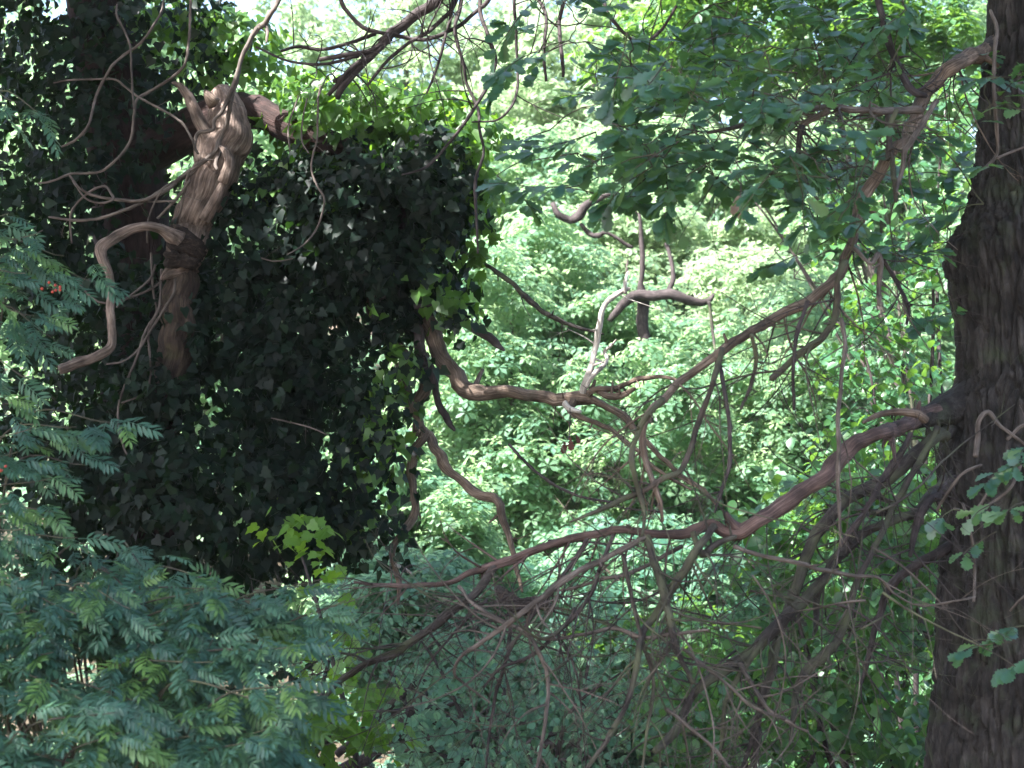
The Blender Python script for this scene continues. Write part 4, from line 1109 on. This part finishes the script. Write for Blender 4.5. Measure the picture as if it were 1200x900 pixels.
leafy_shrub("dogwood_shrub", "blue-green dogwood shrub growing up through the low tangle of dead twigs", "shrub", gp(at(640, 850, 10.2)[0], 10.2),
            [(560, 790, 90, 70, 10.4, .5, 420), (650, 830, 110, 70, 10.2, .5, 560), (740, 800, 80, 80, 10.2, .5, 400), (500, 860, 80, 50, 10.4, .5, 300), (600, 900, 110, 40, 10.0, .4, 320), (470, 740, 50, 60, 10.8, .4, 160), (700, 720, 60, 40, 10.4, .4, 110)],
            OVATE, M_MINT, .062, 5, [(560, 780, 10.4), (660, 800, 10.2), (740, 780, 10.2), (490, 840, 10.4), (470, 720, 10.8), (700, 720, 10.4)])

# ------------------------------------------------------------------ fallen and rotting wood low down in the middle
t = thing("fallen_branch", "dark dead branch lying low with long bare side arms right of the rowan", "branch", gp(at(400, 880, 11.5)[0], 11.5))
FB = [[(330, 960, 9), (400, 903, 9), (425, 892, 8.5), (445, 876, 8.5), (462, 862, 9), (480, 838, 8), (497, 814, 7)],
      [(395, 885, 5), (412, 868, 6), (430, 852, 6), (447, 835, 5.5), (462, 822, 5), (480, 806, 4.5), (500, 797, 3)],
      [(455, 862, 5), (470, 848, 5), (490, 844, 5), (520, 843, 5), (560, 842, 4), (600, 848, 3.6), (632, 842, 2.5)],
      [(460, 866, 5), (490, 866, 5), (533, 860, 4.4), (555, 855, 3)],
      [(447, 835, 4), (462, 834, 4.6), (490, 830, 4.2), (520, 828, 3.6), (540, 820, 2)],
      [(478, 838, 3), (472, 818, 3.5), (465, 800, 2.6), (455, 785, 1.5)]]
for pts in FB:
    limb(t, "branch", pts, 11.5, 11.3, M_DARKTWIG, sides=10, twig=4, tl=(.2, .5), fine=.06, wob=.3)
t = thing("fallen_branch", "rotting mossy branch lying at the bottom of the picture under the tangle", "branch", gp(at(620, 880, 12.2)[0], 12.2))
for pts in [[(545, 905, 6), (567, 897, 6.5), (590, 887, 7), (620, 878, 6.5), (645, 872, 5.5), (680, 860, 4), (705, 850, 2.5)], [(600, 884, 4), (625, 868, 4), (660, 855, 3), (680, 845, 2)], [(590, 890, 4), (640, 892, 4), (690, 890, 3)]]:
    limb(t, "branch", pts, 12.2, 12, M_DARKTWIG, sides=10, twig=4, tl=(.2, .5), fine=.08, wob=.3)
t = thing("broken_log", "short dark broken log propped in the tangle below the dead limb", "log", gp(at(610, 710, 12.5)[0], 12.5))
limb(t, "log_body", [(583, 690, 5), (592, 700, 9), (604, 708, 11), (618, 710, 11), (630, 706, 9), (645, 712, 6)], 12.4, 12.2, M_ROT, sides=16, fine=.2, tip=False)
limb(t, "prop_stem", [(600, 706, 3), (596, 760, 3), (590, 820, 3), (588, 900, 3.4), (586, 980, 3.6)], 12.45, 12.6, M_DARKTWIG, sides=12, fine=.1)
t = thing("tree_stump", "reddish brown bare stump standing at the bottom edge in the understorey", "stump", gp(at(675, 900, 16)[0], 16))
limb(t, "stump_body", [(676, 1010, 20), (676, 930, 16), (675, 890, 14), (673, 858, 13)], 16, 16, M_IVYTRUNK, sides=24, fine=.12, tip=False)

t = thing("withered_leaf_cluster", "dark red withered leaf pair dangling below the long bare branch", "leaf", at(663, 505, 9.3))
limb(t, "stalk", [(668, 478, .8), (668, 495, .8), (667, 508, .8), (666, 515, .6)], 9.75, 9.4, M_DARKTWIG, sides=5, wander=.02)
for px, py, ax, s in [(662, 517, (-.15, -.2, -1), .075), (668, 512, (.1, -.3, -1), .085), (675, 509, (.3, -.2, -.8), .06), (665, 521, (-.4, -.2, -.7), .05)]:
    mb = MB(); p = at(px, py, 9.4)
    scatter(mb, OAK, [p], [ax], [(.3, -1, .3)], [s]); mb.build("leaf", M_WITHER, t)
t = thing("withered_leaf_cluster", "pale brown withered leaf bunch hanging among green oak leaves", "leaf", at(862, 225, 6.7))
limb(t, "stalk", [(868, 205, .8), (868, 222, 1.2), (867, 232, 1)], 6.75, 6.7, M_VINE, sides=5, wander=.02)
for k in range(7):
    mb = MB(); p = at(866 + RNG.uniform(-3, 3), 230 + RNG.uniform(-3, 3), 6.7)
    scatter(mb, OAK, [p], [(RNG.uniform(-.5, .35), -.2, -1)], [(RNG.uniform(-.6, .6), -1, .3)], [RNG.uniform(.07, .12)]); mb.build("leaf", M_STRAW, t)


# ------------------------------------------------------------------ woodland behind
def bg_tree(name, label, cat, px, D, blobs, shape, mat, size, trunk_top=None, tr=.12, per=26, cr=.5, group=None, trunk=True, lean=0, bark=None):
    """blobs: (px, py, rx px, ry px, depth m, clumps)"""
    base = gp(at(px, 700, D)[0], D)
    group = group or {'woodland_oak': 'tall trees of the background wood', 'young_oak': 'young oaks in the sunlit glade', 'bank_shrub': 'shrubs on the sunny bank', 'understorey_shrub': 'understorey shrubs in the hollow'}[name]
    t = thing(name, label, cat, base, group)
    mb = MB()
    cs = []
    for (bx, by, rx, ry, rd, n) in blobs:
        c = at(bx, by, D); s = PX * D
        cs.append(c)
        cloud(c, (rx * s, rd, ry * s), n, cr, per, shape, mb, size)
    if mb.v:
        mb.build("crown", mat, t, 'stuff')
    top = max(c[2] for c in cs)
    tm = MB()
    pts = [base - [0, 0, .1], base + [lean * .3, 0, top * .3], base + [lean * .7 + RNG.normal(0, .1), 0, (top - base[2]) * .65], base + [lean, .1, (top - base[2]) + .3]]
    tube(tm, pts, [tr, tr * .85, tr * .6, tr * .2], 12, .12, step=.15, fine=.08)
    tm.build("trunk", bark or M_TREEBARK, t)
    for c in cs:
        for q in range(3):
            lb = MB()
            f = RNG.uniform(.3, .8)
            s0 = base + np.array([lean * f, 0, (c[2] - base[2]) * f])
            e = c + RNG.normal(0, .5, 3)
            tube(lb, [s0, (s0 + e) / 2 + [0, 0, .25], e], [tr * .35, tr * .22, tr * .08], 7, .12, step=.2)
            for w_ in range(3):
                grow(lb, (s0 + e) / 2, RNG.normal(size=3) + [0, 0, .3], 1.2, tr * .12, 1, .02, .2, 5, 2)
            lb.build("limb", bark or M_TREEBARK, t)
    return t


# low shrubs, D 13-17
bg_tree("understorey_shrub", "blue-green understorey shrub right of the feathery rowan, behind the fallen branch", "shrub", 480, 14, [(470, 720, 90, 70, .9, 46), (520, 800, 100, 60, .9, 46)], ROS_FAR2, M_MINT, .09, per=42, cr=.35, tr=.04)
bg_tree("understorey_shrub", "low shrub of small rounded leaves under the middle of the dead twig tangle", "shrub", 640, 14.5, [(620, 830, 110, 70, .9, 50), (700, 850, 90, 70, .9, 40), (560, 880, 90, 50, .9, 26)], ROS_FAR2, M_MINT, .09, per=42, cr=.35, tr=.04)
bg_tree("understorey_shrub", "shaded low shrub in front of the bottom right dead limbs' feet", "shrub", 800, 14, [(790, 800, 100, 80, 1, 46), (880, 860, 110, 60, 1, 46)], ROS_FAR2, M_HAZEL, .09, per=40, cr=.35, tr=.04)
bg_tree("understorey_shrub", "fresh green shrub just left of the twisted bare hanging branches", "shrub", 430, 15.5, [(450, 600, 60, 90, 1, 34), (430, 700, 60, 60, 1, 26), (520, 640, 70, 60, 1, 30)], ROS_FAR2, M_BG, .095, per=40, cr=.4, tr=.04)
bg_tree("understorey_shrub", "dim shrub in the gap along the bottom right, close to the big trunk", "shrub", 1040, 13.5, [(1060, 800, 90, 120, 1, 50), (1000, 640, 90, 90, 1, 44), (1120, 650, 80, 120, 1, 30)], ROS_FAR2, M_HAZEL, .09, per=40, cr=.38, tr=.05)
# sunlit young oaks, D 17-22
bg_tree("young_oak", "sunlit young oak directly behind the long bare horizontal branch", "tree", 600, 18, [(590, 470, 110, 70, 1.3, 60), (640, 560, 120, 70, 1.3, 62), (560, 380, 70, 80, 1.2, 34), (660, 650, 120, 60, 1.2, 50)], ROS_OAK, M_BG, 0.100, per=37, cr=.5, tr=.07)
bg_tree("young_oak", "bright young oak behind the sunlit white upright branch", "tree", 740, 19.5, [(700, 400, 90, 60, 1.3, 50), (790, 450, 90, 70, 1.3, 52), (740, 560, 110, 70, 1.3, 60), (640, 330, 70, 60, 1.3, 40)], ROS_OAK, M_BG, 0.104, per=37, cr=.5, tr=.07)
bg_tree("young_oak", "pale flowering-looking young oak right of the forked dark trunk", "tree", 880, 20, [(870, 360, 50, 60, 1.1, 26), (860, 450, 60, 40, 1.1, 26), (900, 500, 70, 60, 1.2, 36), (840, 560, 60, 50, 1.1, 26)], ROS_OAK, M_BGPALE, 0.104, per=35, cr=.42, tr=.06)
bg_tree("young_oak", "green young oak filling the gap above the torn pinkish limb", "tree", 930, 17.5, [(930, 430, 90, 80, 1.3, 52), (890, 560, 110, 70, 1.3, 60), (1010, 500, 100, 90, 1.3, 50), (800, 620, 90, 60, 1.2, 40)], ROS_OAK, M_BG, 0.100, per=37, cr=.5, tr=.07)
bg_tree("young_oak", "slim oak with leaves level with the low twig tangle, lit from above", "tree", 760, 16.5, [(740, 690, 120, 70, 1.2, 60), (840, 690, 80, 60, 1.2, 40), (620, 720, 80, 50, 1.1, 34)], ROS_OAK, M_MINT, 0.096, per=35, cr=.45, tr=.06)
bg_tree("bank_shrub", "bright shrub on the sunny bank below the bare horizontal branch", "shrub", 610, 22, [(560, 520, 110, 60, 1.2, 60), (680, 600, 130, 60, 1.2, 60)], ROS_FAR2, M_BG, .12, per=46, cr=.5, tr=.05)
bg_tree("bank_shrub", "bright shrub on the sunny bank right of the sunlit white upright branch", "shrub", 800, 22.5, [(770, 500, 110, 60, 1.2, 60), (880, 540, 130, 70, 1.2, 60)], ROS_FAR2, M_BGPALE, .12, per=46, cr=.5, tr=.05)
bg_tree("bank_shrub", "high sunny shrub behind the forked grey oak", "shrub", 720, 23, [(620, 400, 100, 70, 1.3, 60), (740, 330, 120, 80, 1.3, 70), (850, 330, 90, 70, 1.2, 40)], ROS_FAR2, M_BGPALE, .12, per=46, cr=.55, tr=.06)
# the forked dark oak in the sunlit background
t = thing("forked_oak", "small forked grey oak trunk with a level bough standing in the sunlit leaves", "tree", gp(at(755, 600, 17.2)[0], 17.2))
limb(t, "trunk", [(a, b, c * .85) for a, b, c in [(765, 640, 11), (760, 520, 10), (757, 430, 10), (754, 388, 9), (752, 368, 9.5), (753, 350, 10), (751, 333, 5), (752, 315, 4.5), (752, 290, 4), (749, 250, 3)]], 17.2, 17.2, M_DARKTWIG, sides=14, fine=.08)
limb(t, "bough", [(a, b, c * .85) for a, b, c in [(715, 376, 4), (722, 366, 6), (735, 352, 8), (750, 346, 10), (768, 347, 9), (785, 344, 8.5), (800, 350, 8), (815, 354, 7.5), (830, 353, 5.5), (836, 345, 3)]], 17.1, 17.0, M_DARKTWIG, sides=12, fine=.08)
limb(t, "bough", [(a, b, c * .85) for a, b, c in [(782, 346, 5), (789, 325, 4), (786, 305, 3.5), (780, 280, 3)]], 17.1, 17.2, M_DARKTWIG, sides=8)
limb(t, "hanging_snag", [(a, b, c * .85) for a, b, c in [(831, 353, 3), (833, 370, 3), (836, 395, 2.6), (838, 412, 1.5)]], 17.0, 16.9, M_MOSSY, sides=7)
limb(t, "dead_bough", [(a, b, c * .85) for a, b, c in [(648, 238, 4), (655, 252, 6), (668, 258, 7), (678, 253, 9), (683, 243, 7), (700, 234, 5), (720, 228, 4), (745, 250, 4)]], 17.2, 17.2, M_DARKTWIG, sides=12, fine=.12)
limb(t, "dead_bough", [(a, b, c * .85) for a, b, c in [(680, 262, 3), (690, 273, 4.4), (702, 276, 4.6), (712, 273, 3), (740, 290, 3)]], 17.2, 17.2, M_DARKTWIG, sides=9, fine=.12)
mb = MB(); cloud(at(762, 485, 16.7), (.85, .45, .8), 30, .36, 30, ROS_OAK, mb, .10); mb.build("crown", M_BG, t, 'stuff')

# taller trees, D 24-34
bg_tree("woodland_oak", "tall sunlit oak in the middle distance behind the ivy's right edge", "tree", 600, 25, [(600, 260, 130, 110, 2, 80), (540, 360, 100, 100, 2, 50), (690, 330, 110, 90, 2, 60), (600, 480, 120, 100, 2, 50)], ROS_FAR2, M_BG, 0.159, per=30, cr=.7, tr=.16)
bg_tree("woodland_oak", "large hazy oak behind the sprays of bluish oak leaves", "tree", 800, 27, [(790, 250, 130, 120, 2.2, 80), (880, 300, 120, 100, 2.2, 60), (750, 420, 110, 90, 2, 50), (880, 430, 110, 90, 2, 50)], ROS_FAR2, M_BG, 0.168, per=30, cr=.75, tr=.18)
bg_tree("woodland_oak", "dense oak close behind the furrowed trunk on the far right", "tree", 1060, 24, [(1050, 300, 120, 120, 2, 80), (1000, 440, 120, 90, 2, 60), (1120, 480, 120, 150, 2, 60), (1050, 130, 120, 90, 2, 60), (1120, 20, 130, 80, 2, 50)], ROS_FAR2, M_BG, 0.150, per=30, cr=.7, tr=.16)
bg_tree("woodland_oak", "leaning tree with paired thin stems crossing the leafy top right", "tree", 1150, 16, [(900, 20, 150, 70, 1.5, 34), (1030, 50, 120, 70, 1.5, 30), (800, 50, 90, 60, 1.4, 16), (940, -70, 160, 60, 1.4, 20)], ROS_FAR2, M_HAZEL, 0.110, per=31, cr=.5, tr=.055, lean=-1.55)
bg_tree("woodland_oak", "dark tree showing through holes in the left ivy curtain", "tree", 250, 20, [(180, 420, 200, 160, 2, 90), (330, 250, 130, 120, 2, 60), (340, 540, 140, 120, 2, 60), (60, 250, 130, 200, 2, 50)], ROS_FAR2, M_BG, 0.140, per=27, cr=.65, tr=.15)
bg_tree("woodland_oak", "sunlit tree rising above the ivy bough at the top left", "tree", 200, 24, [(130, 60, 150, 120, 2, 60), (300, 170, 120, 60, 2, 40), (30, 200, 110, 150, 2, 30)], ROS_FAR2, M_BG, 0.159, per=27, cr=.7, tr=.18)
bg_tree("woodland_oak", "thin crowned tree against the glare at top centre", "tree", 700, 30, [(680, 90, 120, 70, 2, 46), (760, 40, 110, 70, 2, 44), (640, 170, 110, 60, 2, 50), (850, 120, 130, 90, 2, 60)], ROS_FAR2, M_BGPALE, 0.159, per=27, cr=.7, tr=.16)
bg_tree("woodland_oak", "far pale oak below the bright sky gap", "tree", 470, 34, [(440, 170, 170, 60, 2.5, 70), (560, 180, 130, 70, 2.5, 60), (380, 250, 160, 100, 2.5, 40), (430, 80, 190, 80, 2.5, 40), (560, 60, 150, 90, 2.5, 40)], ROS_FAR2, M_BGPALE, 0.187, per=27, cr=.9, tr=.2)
# far wood
mb = MB()
for k in range(34):
    px = RNG.uniform(-150, 1350); D = RNG.uniform(44, 62)
    top = RNG.uniform(60, 230) if not 380 < px < 640 else RNG.uniform(150, 250)
    c = at(px, (top + 720) / 2, D)
    s = PX * D
    cloud(c, (RNG.uniform(90, 150) * s, 3, (720 - top) / 2 * s), 58, 1.5, 18, ROS_FAR, mb, .46, cull=100)
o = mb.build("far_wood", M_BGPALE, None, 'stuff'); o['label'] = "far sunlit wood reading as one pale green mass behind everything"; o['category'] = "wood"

# ferny ground cover and young growth on the woodland floor
mb = MB()
n = 11500
yy = 9 + 33 * RNG.uniform(0, 1, n) ** .6; xx = RNG.uniform(-.42, .42, n) * yy
pos = np.stack([xx, yy, gz(xx, yy) + RNG.uniform(.05, .5, n) + np.array([max(0, noise.noise(Vector((a * .7, b * .7, 0)))) for a, b in zip(xx, yy)]) * 1.6 * RNG.uniform(.4, 1, n)], 1)
scatter(mb, ROS_FAR2, pos, unit(RNG.normal(size=(n, 3)) * [1, 1, .1]), unit(np.array([0, 0, 1]) + RNG.normal(0, .3, (n, 3))), RNG.uniform(.09, .17, n) * (1 + np.clip(yy - 18, 0, 30) * .03))
o = mb.build("ground_cover", M_MINT, None, 'stuff'); o['label'] = "low leafy ground cover on the woodland floor"; o['category'] = "ground cover"

# ------------------------------------------------------------------ woodland air
m, nt, out = new_mat("haze")
pv = nt.nodes.new("ShaderNodeVolumePrincipled")
pv.inputs["Color"].default_value = (.93, .97, .95, 1)
pv.inputs["Density"].default_value = 0.0004
pv.inputs["Anisotropy"].default_value = 0.25
nt.links.new(pv.outputs[0], out.inputs["Volume"])
lo = np.array([-950, -950, -4.0]); hi = np.array([950, 1250, 40.0])
v = np.array([[(lo, hi)[i][0], (lo, hi)[j][1], (lo, hi)[k][2]] for i in (0, 1) for j in (0, 1) for k in (0, 1)])
hz = MB().add(v, None, [(0, 1, 3, 2), (4, 6, 7, 5), (0, 4, 5, 1), (2, 3, 7, 6), (0, 2, 6, 4), (1, 5, 7, 3)]).build("haze", m, None, 'stuff', smooth=False)
hz['label'] = "pale humid air between the trees"; hz['category'] = "haze"
